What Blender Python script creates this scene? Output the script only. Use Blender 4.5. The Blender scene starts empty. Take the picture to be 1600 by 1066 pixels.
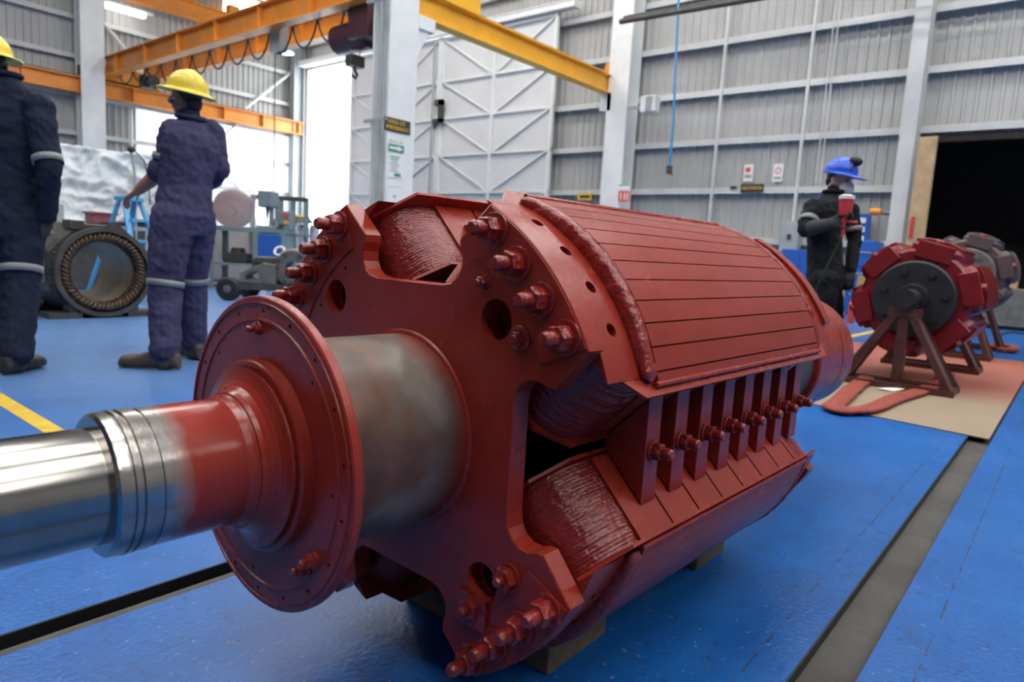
import bpy, bmesh, math, random
import numpy as np
from mathutils import Vector, Matrix, noise
from mathutils.geometry import tessellate_polygon
random.seed(7)
PI = math.pi
scene = bpy.context.scene
COL = scene.collection

# ------------------------------------------------------------------ camera
YAW, PITCH, ROLL, FPX, CAM_H = 0.6859036, 0.1300130, 0.0574589, 1067.0, 0.85
_f = Vector((math.cos(YAW)*math.cos(PITCH), math.sin(YAW)*math.cos(PITCH), -math.sin(PITCH)))
_r = _f.cross(Vector((0, 0, 1))).normalized()
_u = _r.cross(_f)
CR = math.cos(ROLL)*_r + math.sin(ROLL)*_u
CU = -math.sin(ROLL)*_r + math.cos(ROLL)*_u
CF = _f
CAM = Vector((0, 0, CAM_H))
cam_data = bpy.data.cameras.new('camera')
cam_data.sensor_width = 36.0
cam_data.lens = FPX/1600*36.0
cam_data.clip_start, cam_data.clip_end = 0.02, 300
cam_data.dof.use_dof = True
cam_data.dof.focus_distance = 1.45
cam_data.dof.aperture_fstop = 4.5
cam = bpy.data.objects.new('camera', cam_data)
COL.objects.link(cam)
cam.matrix_world = Matrix(((CR.x, CU.x, -CF.x, 0), (CR.y, CU.y, -CF.y, 0), (CR.z, CU.z, -CF.z, CAM_H), (0, 0, 0, 1)))
scene.camera = cam

# ------------------------------------------------------------------ light and exposure
world = bpy.data.worlds.new('overcast_sky')
scene.world = world
world.use_nodes = True
bg = world.node_tree.nodes['Background']
bg.inputs[0].default_value = (0.93, 0.97, 1.0, 1)
bg.inputs[1].default_value = 9.0
SKYLIGHT = 16.5
vs = scene.view_settings
vs.view_transform = 'Standard'
vs.look = 'None'
vs.exposure = 0.0
vs.gamma = 1.0
vs.use_curve_mapping = False

def portal(name, loc, rot, sx, sy):
    d = bpy.data.lights.new(name, 'AREA')
    d.shape = 'RECTANGLE'; d.size = sx; d.size_y = sy
    d.cycles.is_portal = True
    o = bpy.data.objects.new(name, d)
    o.location = loc; o.rotation_euler = rot
    COL.objects.link(o)
portal('door_daylight', (16.15, 21.75, 3.7), (0, PI/2, 0), 7.3, 4.9)

# ------------------------------------------------------------------ pixel helpers (direction only; distance comes from what is touched)
def ray(px, py):
    return (CR*(px-800) + CU*(533-py) + CF*FPX)/FPX
def gz(px, py, z=0.0):
    d = ray(px, py); return CAM + d*((z-CAM_H)/d.z)
def gx(px, py, X):
    d = ray(px, py); return CAM + d*(X/d.x)
def gy(px, py, Y):
    d = ray(px, py); return CAM + d*(Y/d.y)
def gd(px, py, depth):
    return CAM + ray(px, py)*depth
def depth_of(p):
    return (Vector(p)-CAM).dot(CF)

# ------------------------------------------------------------------ materials
def new_mat(name):
    m = bpy.data.materials.new(name); m.use_nodes = True
    nt = m.node_tree; b = nt.nodes['Principled BSDF']
    return m, nt, b
def N(nt, typ, **kw):
    n = nt.nodes.new(typ)
    for k, v in kw.items():
        if k.startswith('in_'):
            key = k[3:]
            key = int(key) if key.isdigit() else key.replace('_', ' ')
            n.inputs[key].default_value = v
        else:
            setattr(n, k, v)
    return n
def simple(name, col, rough=0.5, metal=0.0, var=0.12, scale=6.0, bump=0.0, bscale=40.0, detail=4.0, rvar=0.0, spec=0.5, stretch=None, coat=0.0):
    """principled material whose colour wanders a little with noise"""
    m, nt, b = new_mat(name)
    tc = N(nt, 'ShaderNodeTexCoord')
    src = tc.outputs['Object']
    if stretch:
        mp = N(nt, 'ShaderNodeMapping'); mp.inputs['Scale'].default_value = stretch
        nt.links.new(src, mp.inputs['Vector']); src = mp.outputs['Vector']
    nz = N(nt, 'ShaderNodeTexNoise'); nz.inputs['Scale'].default_value = scale; nz.inputs['Detail'].default_value = detail
    nt.links.new(src, nz.inputs['Vector'])
    rp = N(nt, 'ShaderNodeValToRGB')
    c = Vector(col)
    lo = [max(0, x*(1-var)) for x in c]; hi = [min(1, x*(1+var)) for x in c]
    rp.color_ramp.elements[0].color = (*lo, 1); rp.color_ramp.elements[1].color = (*hi, 1)
    rp.color_ramp.elements[0].position = 0.3; rp.color_ramp.elements[1].position = 0.7
    nt.links.new(nz.outputs['Fac'], rp.inputs['Fac'])
    nt.links.new(rp.outputs['Color'], b.inputs['Base Color'])
    b.inputs['Roughness'].default_value = rough
    b.inputs['Metallic'].default_value = metal
    b.inputs['Specular IOR Level'].default_value = spec
    b.inputs['Coat Weight'].default_value = coat
    if rvar:
        mr = N(nt, 'ShaderNodeMapRange')
        mr.inputs['To Min'].default_value = max(0.02, rough-rvar); mr.inputs['To Max'].default_value = min(1, rough+rvar)
        mr.inputs['From Min'].default_value = 0.3; mr.inputs['From Max'].default_value = 0.7
        nt.links.new(nz.outputs['Fac'], mr.inputs['Value']); nt.links.new(mr.outputs['Result'], b.inputs['Roughness'])
    if bump:
        n2 = N(nt, 'ShaderNodeTexNoise'); n2.inputs['Scale'].default_value = bscale; n2.inputs['Detail'].default_value = 3
        nt.links.new(src, n2.inputs['Vector'])
        bp = N(nt, 'ShaderNodeBump'); bp.inputs['Strength'].default_value = bump; bp.inputs['Distance'].default_value = 0.01
        nt.links.new(n2.outputs['Fac'], bp.inputs['Height']); nt.links.new(bp.outputs['Normal'], b.inputs['Normal'])
    return m
def emit(name, col, s):
    m, nt, b = new_mat(name)
    b.inputs['Base Color'].default_value = (*col, 1)
    b.inputs['Emission Color'].default_value = (*col, 1)
    b.inputs['Emission Strength'].default_value = s
    return m

RED = (0.270, 0.024, 0.013)
M = {}
M['red'] = simple('red_oxide_enamel', RED, 0.27, var=0.10, scale=9, bump=0.07, bscale=160, rvar=0.02, spec=0.32)
M['red_bar'] = simple('red_oxide_enamel_flat', RED, 0.26, var=0.08, scale=9, bump=0.08, bscale=220, rvar=0.015, spec=0.27)
M['red_rough'] = simple('red_enamel_heavy_coat', (0.24, 0.018, 0.013), 0.22, var=0.12, scale=30, bump=0.55, bscale=70, rvar=0.08)
M['red_dark'] = simple('red_enamel_over_dirt', (0.075, 0.026, 0.020), 0.35, var=0.4, scale=12, bump=0.3, bscale=60)
M['red_deep'] = simple('deep_red_enamel', (0.19, 0.011, 0.013), 0.24, var=0.12, scale=12, bump=0.2, bscale=50, spec=0.4)
M['core'] = simple('dark_lamination', (0.03, 0.008, 0.008), 0.6)
# coil: streaky thick paint over the turns
def coil_mat():
    m, nt, b = new_mat('coil_thick_paint')
    tc = N(nt, 'ShaderNodeTexCoord')
    n1 = N(nt, 'ShaderNodeTexNoise'); n1.inputs['Scale'].default_value = 26; n1.inputs['Detail'].default_value = 5
    mp = N(nt, 'ShaderNodeMapping'); mp.inputs['Scale'].default_value = (1.0, 1.0, 1.0)
    nt.links.new(tc.outputs['Object'], mp.inputs['Vector']); nt.links.new(mp.outputs['Vector'], n1.inputs['Vector'])
    rp = N(nt, 'ShaderNodeValToRGB')
    rp.color_ramp.elements[0].color = (0.15, 0.012, 0.012, 1); rp.color_ramp.elements[1].color = (0.25, 0.020, 0.015, 1)
    nt.links.new(n1.outputs['Fac'], rp.inputs['Fac']); nt.links.new(rp.outputs['Color'], b.inputs['Base Color'])
    b.inputs['Roughness'].default_value = 0.14
    n2 = N(nt, 'ShaderNodeTexNoise'); n2.inputs['Scale'].default_value = 90; n2.inputs['Detail'].default_value = 4
    nt.links.new(tc.outputs['Object'], n2.inputs['Vector'])
    bp = N(nt, 'ShaderNodeBump'); bp.inputs['Strength'].default_value = 0.6; bp.inputs['Distance'].default_value = 0.006
    nt.links.new(n2.outputs['Fac'], bp.inputs['Height']); nt.links.new(bp.outputs['Normal'], b.inputs['Normal'])
    return m
M['coil'] = coil_mat()
def steel_mat(name, col, rough, ring_scale, dirt=0.35):
    m, nt, b = new_mat(name)
    tc = N(nt, 'ShaderNodeTexCoord')
    mp = N(nt, 'ShaderNodeMapping'); mp.inputs['Scale'].default_value = (ring_scale, 1.2, 1.2)
    nt.links.new(tc.outputs['Object'], mp.inputs['Vector'])
    n1 = N(nt, 'ShaderNodeTexNoise'); n1.inputs['Scale'].default_value = 3; n1.inputs['Detail'].default_value = 6
    nt.links.new(mp.outputs['Vector'], n1.inputs['Vector'])
    rp = N(nt, 'ShaderNodeValToRGB')
    rp.color_ramp.elements[0].color = (*[c*(1-dirt) for c in col], 1); rp.color_ramp.elements[1].color = (*col, 1)
    rp.color_ramp.elements[0].position = 0.35; rp.color_ramp.elements[1].position = 0.65
    nt.links.new(n1.outputs['Fac'], rp.inputs['Fac']); nt.links.new(rp.outputs['Color'], b.inputs['Base Color'])
    b.inputs['Metallic'].default_value = 1.0
    mr = N(nt, 'ShaderNodeMapRange'); mr.inputs['To Min'].default_value = rough+0.1; mr.inputs['To Max'].default_value = rough-0.04
    nt.links.new(n1.outputs['Fac'], mr.inputs['Value']); nt.links.new(mr.outputs['Result'], b.inputs['Roughness'])
    return m
M['journal'] = steel_mat('ground_steel_journal', (0.28, 0.265, 0.24), 0.16, 8, 0.15)
def neck_mat():
    """turned steel collar that passes into red enamel along a soft sprayed edge at local x = -0.59"""
    m, nt, b = new_mat('steel_collar_into_red_enamel')
    tc = N(nt, 'ShaderNodeTexCoord')
    sx = N(nt, 'ShaderNodeSeparateXYZ'); nt.links.new(tc.outputs['Object'], sx.inputs[0])
    nz = N(nt, 'ShaderNodeTexNoise'); nz.inputs['Scale'].default_value = 18; nz.inputs['Detail'].default_value = 6
    nt.links.new(tc.outputs['Object'], nz.inputs['Vector'])
    ad = N(nt, 'ShaderNodeMath', operation='MULTIPLY_ADD'); ad.inputs[1].default_value = 0.035
    nt.links.new(nz.outputs['Fac'], ad.inputs[0]); nt.links.new(sx.outputs['X'], ad.inputs[2])
    mr = N(nt, 'ShaderNodeMapRange'); mr.inputs['From Min'].default_value = -0.590; mr.inputs['From Max'].default_value = -0.560
    nt.links.new(ad.outputs[0], mr.inputs['Value'])
    st = N(nt, 'ShaderNodeTexNoise'); st.inputs['Scale'].default_value = 40; nt.links.new(tc.outputs['Object'], st.inputs['Vector'])
    rs = N(nt, 'ShaderNodeValToRGB'); rs.color_ramp.elements[0].color = (0.28, 0.25, 0.22, 1); rs.color_ramp.elements[1].color = (0.44, 0.41, 0.38, 1)
    nt.links.new(st.outputs['Fac'], rs.inputs['Fac'])
    mx = N(nt, 'ShaderNodeMix', data_type='RGBA'); mx.inputs['B'].default_value = (*RED, 1)
    nt.links.new(mr.outputs['Result'], mx.inputs['Factor']); nt.links.new(rs.outputs['Color'], mx.inputs['A'])
    nt.links.new(mx.outputs['Result'], b.inputs['Base Color'])
    inv = N(nt, 'ShaderNodeMath', operation='SUBTRACT'); inv.inputs[0].default_value = 1.0
    nt.links.new(mr.outputs['Result'], inv.inputs[1]); nt.links.new(inv.outputs[0], b.inputs['Metallic'])
    b.inputs['Roughness'].default_value = 0.22; b.inputs['Specular IOR Level'].default_value = 0.36
    bp = N(nt, 'ShaderNodeBump'); bp.inputs['Strength'].default_value = 0.05; bp.inputs['Distance'].default_value = 0.004
    n3 = N(nt, 'ShaderNodeTexNoise'); n3.inputs['Scale'].default_value = 150; nt.links.new(tc.outputs['Object'], n3.inputs['Vector'])
    nt.links.new(n3.outputs['Fac'], bp.inputs['Height']); nt.links.new(bp.outputs['Normal'], b.inputs['Normal'])
    return m
M['neck'] = neck_mat()
def barrel_mat():
    """unpainted rusty barrel with red overspray at both ends"""
    m, nt, b = new_mat('bare_barrel_steel')
    tc = N(nt, 'ShaderNodeTexCoord')
    n1 = N(nt, 'ShaderNodeTexNoise'); n1.inputs['Scale'].default_value = 7; n1.inputs['Detail'].default_value = 7
    nt.links.new(tc.outputs['Object'], n1.inputs['Vector'])
    rp = N(nt, 'ShaderNodeValToRGB'); e = rp.color_ramp.elements
    e[0].color = (0.045, 0.024, 0.018, 1); e[0].position = 0.30; e[1].color = (0.27, 0.225, 0.19, 1); e[1].position = 0.72
    k = e.new(0.46); k.color = (0.15, 0.075, 0.05, 1); k = e.new(0.56); k.color = (0.15, 0.12, 0.10, 1)
    nt.links.new(n1.outputs['Fac'], rp.inputs['Fac'])
    sx = N(nt, 'ShaderNodeSeparateXYZ'); nt.links.new(tc.outputs['Object'], sx.inputs[0])
    n2 = N(nt, 'ShaderNodeTexNoise'); n2.inputs['Scale'].default_value = 9; n2.inputs['Detail'].default_value = 5
    nt.links.new(tc.outputs['Object'], n2.inputs['Vector'])
    ad = N(nt, 'ShaderNodeMath', operation='MULTIPLY_ADD'); ad.inputs[1].default_value = 0.09
    nt.links.new(n2.outputs['Fac'], ad.inputs[0]); nt.links.new(sx.outputs['X'], ad.inputs[2])
    mr = N(nt, 'ShaderNodeMapRange'); mr.inputs['From Min'].default_value = -0.155; mr.inputs['From Max'].default_value = -0.105; mr.inputs['To Max'].default_value = 0.8
    nt.links.new(ad.outputs[0], mr.inputs['Value'])
    mx = N(nt, 'ShaderNodeMix', data_type='RGBA'); mx.inputs['B'].default_value = (*RED, 1)
    nt.links.new(mr.outputs['Result'], mx.inputs['Factor']); nt.links.new(rp.outputs['Color'], mx.inputs['A'])
    nt.links.new(mx.outputs['Result'], b.inputs['Base Color'])
    b.inputs['Roughness'].default_value = 0.42; b.inputs['Metallic'].default_value = 0.15
    return m
M['barrel'] = barrel_mat()
def floor_mat():
    m, nt, b = new_mat('blue_epoxy_floor')
    tc = N(nt, 'ShaderNodeTexCoord'); O = tc.outputs['Object']
    n1 = N(nt, 'ShaderNodeTexNoise'); n1.inputs['Scale'].default_value = 1.3; n1.inputs['Detail'].default_value = 8; n1.inputs['Roughness'].default_value = 0.65
    nt.links.new(O, n1.inputs['Vector'])
    rp = N(nt, 'ShaderNodeValToRGB'); e = rp.color_ramp.elements
    e[0].color = (0.004, 0.075, 0.30, 1); e[0].position = 0.32; e[1].color = (0.012, 0.130, 0.43, 1); e[1].position = 0.68
    nt.links.new(n1.outputs['Fac'], rp.inputs['Fac'])
    # scuffs and dust
    n2 = N(nt, 'ShaderNodeTexNoise'); n2.inputs['Scale'].default_value = 3.1; n2.inputs['Detail'].default_value = 12; n2.inputs['Roughness'].default_value = 0.75
    nt.links.new(O, n2.inputs['Vector'])
    r2 = N(nt, 'ShaderNodeMapRange'); r2.inputs['From Min'].default_value = 0.60; r2.inputs['From Max'].default_value = 0.78; r2.inputs['To Max'].default_value = 0.45
    nt.links.new(n2.outputs['Fac'], r2.inputs['Value'])
    mx = N(nt, 'ShaderNodeMix', data_type='RGBA'); mx.inputs['B'].default_value = (0.16, 0.19, 0.24, 1)
    nt.links.new(r2.outputs['Result'], mx.inputs['Factor']); nt.links.new(rp.outputs['Color'], mx.inputs['A'])
    last = mx.outputs['Result']
    # fine dark specks and pale scratches
    for sc_, lo_, hi_, col_, str_ in ((24, 0.585, 0.64, (0.01, 0.03, 0.09, 1), 0.6), (7, 0.59, 0.66, (0.02, 0.05, 0.12, 1), 0.45), (40, 0.615, 0.66, (0.26, 0.33, 0.43, 1), 0.6)):
        n8 = N(nt, 'ShaderNodeTexNoise'); n8.inputs['Scale'].default_value = sc_; n8.inputs['Detail'].default_value = 8; n8.inputs['Roughness'].default_value = 0.7; nt.links.new(O, n8.inputs['Vector'])
        m8 = N(nt, 'ShaderNodeMapRange'); m8.inputs['From Min'].default_value = lo_; m8.inputs['From Max'].default_value = hi_; m8.inputs['To Max'].default_value = str_
        nt.links.new(n8.outputs['Fac'], m8.inputs['Value'])
        x8 = N(nt, 'ShaderNodeMix', data_type='RGBA'); x8.inputs['B'].default_value = col_
        nt.links.new(m8.outputs['Result'], x8.inputs['Factor']); nt.links.new(last, x8.inputs['A']); last = x8.outputs['Result']
    # floor pales with Y: the bright wall's grazing reflection, put into the colour
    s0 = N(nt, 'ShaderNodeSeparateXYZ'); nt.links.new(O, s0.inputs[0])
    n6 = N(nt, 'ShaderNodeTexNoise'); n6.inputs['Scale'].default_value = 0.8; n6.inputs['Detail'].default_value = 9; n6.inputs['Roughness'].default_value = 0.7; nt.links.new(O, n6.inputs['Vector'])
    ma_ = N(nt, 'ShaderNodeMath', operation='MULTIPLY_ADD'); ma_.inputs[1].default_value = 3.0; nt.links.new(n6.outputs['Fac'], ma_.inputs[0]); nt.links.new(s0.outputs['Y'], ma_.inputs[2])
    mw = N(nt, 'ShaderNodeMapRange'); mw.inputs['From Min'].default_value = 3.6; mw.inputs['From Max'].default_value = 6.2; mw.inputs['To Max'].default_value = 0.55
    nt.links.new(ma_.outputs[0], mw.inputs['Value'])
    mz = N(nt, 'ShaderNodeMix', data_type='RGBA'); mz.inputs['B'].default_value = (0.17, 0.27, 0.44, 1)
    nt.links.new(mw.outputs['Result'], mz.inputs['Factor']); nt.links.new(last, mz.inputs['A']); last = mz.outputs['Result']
    # worn seam lines that run beside the channel
    sx = N(nt, 'ShaderNodeSeparateXYZ'); nt.links.new(O, sx.inputs[0])
    nb = N(nt, 'ShaderNodeTexNoise'); nb.inputs['Scale'].default_value = 14; nb.inputs['Detail'].default_value = 4; nt.links.new(O, nb.inputs['Vector'])
    for yc, w in ((0.445, 0.0035), (0.163, 0.0035), (-0.42, 0.003)):
        a = N(nt, 'ShaderNodeMath', operation='SUBTRACT'); a.inputs[1].default_value = yc; nt.links.new(sx.outputs['Y'], a.inputs[0])
        ab = N(nt, 'ShaderNodeMath', operation='ABSOLUTE'); nt.links.new(a.outputs[0], ab.inputs[0])
        lt = N(nt, 'ShaderNodeMapRange'); lt.inputs['From Min'].default_value = w; lt.inputs['From Max'].default_value = w*0.3
        nt.links.new(ab.outputs[0], lt.inputs['Value'])
        gt = N(nt, 'ShaderNodeMapRange'); gt.inputs['From Min'].default_value = 0.40; gt.inputs['From Max'].default_value = 0.54; gt.inputs['To Max'].default_value = 0.85
        nt.links.new(nb.outputs['Fac'], gt.inputs['Value'])
        ml = N(nt, 'ShaderNodeMath', operation='MULTIPLY'); nt.links.new(lt.outputs['Result'], ml.inputs[0]); nt.links.new(gt.outputs['Result'], ml.inputs[1])
        m2 = N(nt, 'ShaderNodeMix', data_type='RGBA'); m2.inputs['B'].default_value = (0.03, 0.02, 0.03, 1)
        nt.links.new(ml.outputs[0], m2.inputs['Factor']); nt.links.new(last, m2.inputs['A']); last = m2.outputs['Result']
    nt.links.new(last, b.inputs['Base Color'])
    mr = N(nt, 'ShaderNodeMapRange'); mr.inputs['To Min'].default_value = 0.20; mr.inputs['To Max'].default_value = 0.48
    nt.links.new(n2.outputs['Fac'], mr.inputs['Value']); nt.links.new(mr.outputs['Result'], b.inputs['Roughness'])
    n4 = N(nt, 'ShaderNodeTexNoise'); n4.inputs['Scale'].default_value = 75; n4.inputs['Detail'].default_value = 6; nt.links.new(O, n4.inputs['Vector'])
    bp = N(nt, 'ShaderNodeBump'); bp.inputs['Strength'].default_value = 0.35; bp.inputs['Distance'].default_value = 0.005
    nt.links.new(n4.outputs['Fac'], bp.inputs['Height']); nt.links.new(bp.outputs['Normal'], b.inputs['Normal'])
    b.inputs['Specular IOR Level'].default_value = 0.40
    return m
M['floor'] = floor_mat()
M['concrete'] = simple('channel_concrete', (0.066, 0.063, 0.056), 0.8, var=0.3, scale=5, bump=0.3, bscale=60, detail=8)
M['yellow_paint'] = simple('yellow_floor_paint', (0.62, 0.42, 0.04), 0.45, var=0.2, scale=12, detail=8)
M['wall'] = simple('galvanised_cladding', (0.415, 0.415, 0.40), 0.5, var=0.06, scale=1.5, metal=0.0)
M['wall_white'] = simple('white_door_sheet', (0.66, 0.665, 0.66), 0.5, var=0.04, scale=2)
M['white_steel'] = simple('white_painted_steel', (0.74, 0.76, 0.75), 0.45, var=0.05, scale=3)
M['girt'] = simple('grey_white_girt_paint', (0.56, 0.57, 0.56), 0.5, var=0.06, scale=3)
M['grey_steel'] = simple('grey_painted_steel', (0.33, 0.36, 0.37), 0.45, var=0.1, scale=5)
M['teal_steel'] = simple('grey_green_painted_steel', (0.17, 0.24, 0.26), 0.45, var=0.12, scale=5)
M['roof'] = simple('roof_sheet', (0.42, 0.42, 0.41), 0.6, var=0.1)
M['orange'] = simple('orange_crane_paint', (0.74, 0.27, 0.035), 0.4, var=0.1, scale=2)
M['yellow_beam'] = simple('yellow_beam_paint', (0.90, 0.46, 0.03), 0.4, var=0.08, scale=2)
M['wood'] = simple('timber', (0.10, 0.075, 0.048), 0.8, var=0.3, scale=6, bump=0.4, bscale=50, stretch=(6, 1, 6))
M['tan_board'] = simple('tan_door_board', (0.42, 0.29, 0.16), 0.6, var=0.2, scale=4, detail=6)
M['blue_paint'] = simple('blue_cabinet_paint', (0.018, 0.10, 0.42), 0.4, var=0.1)
M['light_blue'] = simple('light_blue_paint', (0.09, 0.36, 0.62), 0.4, var=0.1)
M['dark_iron'] = simple('dark_cast_iron', (0.055, 0.052, 0.048), 0.5, var=0.35, scale=9, bump=0.4, bscale=40)
M['grey_iron'] = simple('greyed_cast_iron', (0.13, 0.125, 0.115), 0.55, var=0.3, scale=7, bump=0.3, bscale=40)
M['black'] = simple('black_rubber', (0.015, 0.015, 0.016), 0.5, var=0.2)
M['paper'] = simple('white_paper', (0.78, 0.78, 0.76), 0.6, var=0.03)
M['sign_black'] = simple('black_sign_plate', (0.035, 0.035, 0.03), 0.5)
M['sign_yellow'] = simple('yellow_sign_ink', (0.78, 0.50, 0.05), 0.5, var=0.05)
M['sign_green'] = simple('green_sign_ink', (0.03, 0.27, 0.17), 0.5, var=0.05)
M['sign_red'] = simple('red_sign_ink', (0.68, 0.07, 0.05), 0.5, var=0.05)
M['sign_grey'] = simple('grey_sign_ink', (0.35, 0.36, 0.36), 0.5, var=0.05)
M['copper'] = simple('varnished_winding', (0.075, 0.042, 0.022), 0.35, var=0.6, scale=30, bump=0.6, bscale=60)
M['bore'] = simple('stator_bore_lamination', (0.30, 0.22, 0.14), 0.35, var=0.25, scale=4, metal=0.5)
M['hat_yellow'] = simple('yellow_hat_plastic', (0.80, 0.60, 0.05), 0.3, var=0.05)
M['hat_blue'] = simple('blue_hat_plastic', (0.015, 0.09, 0.62), 0.28, var=0.05)
M['purple_cloth'] = simple('indigo_coverall_cloth', (0.052, 0.047, 0.10), 0.9, var=0.22, scale=8, bump=0.25, bscale=300, spec=0.2)
M['navy_cloth'] = simple('navy_coverall_cloth', (0.012, 0.017, 0.036), 0.9, var=0.25, scale=8, bump=0.25, bscale=300, spec=0.2)
M['black_cloth'] = simple('black_coverall_cloth', (0.011, 0.013, 0.016), 0.9, var=0.3, scale=8, bump=0.25, bscale=300, spec=0.2)
M['skin'] = simple('tanned_skin', (0.33, 0.165, 0.105), 0.5, var=0.12, scale=14)
M['skin_pale'] = simple('light_skin', (0.50, 0.27, 0.19), 0.5, var=0.1, scale=14)
M['hair'] = simple('black_hair', (0.012, 0.010, 0.010), 0.5, var=0.3, scale=60)
M['boot'] = simple('brown_work_boot', (0.075, 0.052, 0.040), 0.6, var=0.3, scale=12)
M['boot_black'] = simple('black_work_boot', (0.02, 0.02, 0.022), 0.5, var=0.3, scale=12)
M['glove'] = simple('dark_work_glove', (0.03, 0.032, 0.036), 0.8, var=0.3, scale=20)
M['band'] = simple('grey_reflective_tape', (0.20, 0.205, 0.21), 0.45, var=0.06)
M['mask'] = simple('white_respirator', (0.72, 0.70, 0.68), 0.6, var=0.04)
M['eye'] = simple('eye', (0.06, 0.04, 0.03), 0.2)
M['lens'] = simple('clear_spectacle_plastic', (0.55, 0.55, 0.58), 0.12, var=0.04)
M['gun_red'] = simple('red_paint_cup', (0.50, 0.045, 0.04), 0.35, var=0.15)
M['sling'] = simple('orange_red_webbing', (0.26, 0.045, 0.03), 0.85, var=0.2, scale=20, bump=0.4, bscale=200)
M['hoist'] = simple('maroon_hoist_paint', (0.075, 0.02, 0.035), 0.4, var=0.15)
M['blue_hose'] = simple('blue_air_hose', (0.05, 0.24, 0.50), 0.4, var=0.05)
M['ochre'] = simple('ochre_timber', (0.40, 0.25, 0.07), 0.7, var=0.2)
M['booth'] = simple('dark_brown_booth_lining', (0.030, 0.024, 0.020), 0.8, var=0.3)  # one very dark brown for all the booth walls and lintel
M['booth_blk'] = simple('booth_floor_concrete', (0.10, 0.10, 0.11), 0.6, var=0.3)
M['outside'] = simple('pale_yard_concrete', (0.62, 0.62, 0.60), 0.8, var=0.08, scale=0.5)
M['orange_red'] = simple('orange_floor_strip', (0.62, 0.09, 0.03), 0.5, var=0.15)
M['lavender'] = simple('milky_drum_plastic', (0.55, 0.55, 0.64), 0.4, var=0.08)
M['maroon'] = simple('maroon_primer', (0.20, 0.06, 0.075), 0.5, var=0.2)
M['tube'] = emit('fluorescent_tube', (1, 0.98, 0.95), 7)
M['lamp_warm'] = emit('high_bay_lamp', (1, 0.97, 0.90), 25)
M['skylight'] = emit('daylit_skylight_sheet', (1.0, 0.975, 0.93), SKYLIGHT)
def trans_mat(name, col, k):
    m, nt, b = new_mat(name)
    b.inputs['Base Color'].default_value = (*col, 1); b.inputs['Roughness'].default_value = 0.6
    t = N(nt, 'ShaderNodeBsdfTranslucent'); t.inputs['Color'].default_value = (*col, 1)
    mx = N(nt, 'ShaderNodeMixShader'); mx.inputs[0].default_value = k
    nt.links.new(b.outputs[0], mx.inputs[1]); nt.links.new(t.outputs[0], mx.inputs[2])
    nt.links.new(mx.outputs[0], nt.nodes['Material Output'].inputs['Surface'])
    return m
M['fibreglass'] = trans_mat('translucent_fibreglass', (0.80, 0.82, 0.82), 0.14)
def plastic_wrap():
    m, nt, b = new_mat('clear_plastic_wrap')
    b.inputs['Base Color'].default_value = (0.80, 0.78, 0.80, 1); b.inputs['Roughness'].default_value = 0.25
    t = N(nt, 'ShaderNodeBsdfTransparent')
    mx = N(nt, 'ShaderNodeMixShader'); mx.inputs[0].default_value = 0.72
    nt.links.new(b.outputs[0], mx.inputs[1]); nt.links.new(t.outputs[0], mx.inputs[2])
    nt.links.new(mx.outputs[0], nt.nodes['Material Output'].inputs['Surface'])
    return m
M['wrap'] = plastic_wrap()
M['greyed'] = simple('greyed_red_primer', (0.085, 0.055, 0.055), 0.5, var=0.3, scale=10, bump=0.2)
M['tarp'] = simple('silver_tarpaulin', (0.56, 0.60, 0.63), 0.45, var=0.08, scale=3, bump=0.3, bscale=14)
def mat_mat():
    m, nt, b = new_mat('beige_board_with_red_overspray')
    tc = N(nt, 'ShaderNodeTexCoord'); O = tc.outputs['Object']
    n1 = N(nt, 'ShaderNodeTexNoise'); n1.inputs['Scale'].default_value = 2.5; n1.inputs['Detail'].default_value = 8; nt.links.new(O, n1.inputs['Vector'])
    sx = N(nt, 'ShaderNodeSeparateXYZ'); nt.links.new(O, sx.inputs[0])
    ad = N(nt, 'ShaderNodeMath', operation='MULTIPLY_ADD'); ad.inputs[1].default_value = 0.9
    nt.links.new(n1.outputs['Fac'], ad.inputs[0]); nt.links.new(sx.outputs['X'], ad.inputs[2])
    mr = N(nt, 'ShaderNodeMapRange'); mr.inputs['From Min'].default_value = 1.55; mr.inputs['From Max'].default_value = 2.4; mr.inputs['To Max'].default_value = 0.75
    nt.links.new(ad.outputs[0], mr.inputs['Value'])
    rp = N(nt, 'ShaderNodeValToRGB'); rp.color_ramp.elements[0].color = (0.22, 0.165, 0.11, 1); rp.color_ramp.elements[1].color = (0.31, 0.235, 0.165, 1)
    nt.links.new(n1.outputs['Fac'], rp.inputs['Fac'])
    mx = N(nt, 'ShaderNodeMix', data_type='RGBA'); mx.inputs['B'].default_value = (0.30, 0.05, 0.035, 1)
    nt.links.new(mr.outputs['Result'], mx.inputs['Factor']); nt.links.new(rp.outputs['Color'], mx.inputs['A'])
    nt.links.new(mx.outputs['Result'], b.inputs['Base Color']); b.inputs['Roughness'].default_value = 0.8
    return m
M['mat'] = mat_mat()

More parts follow.
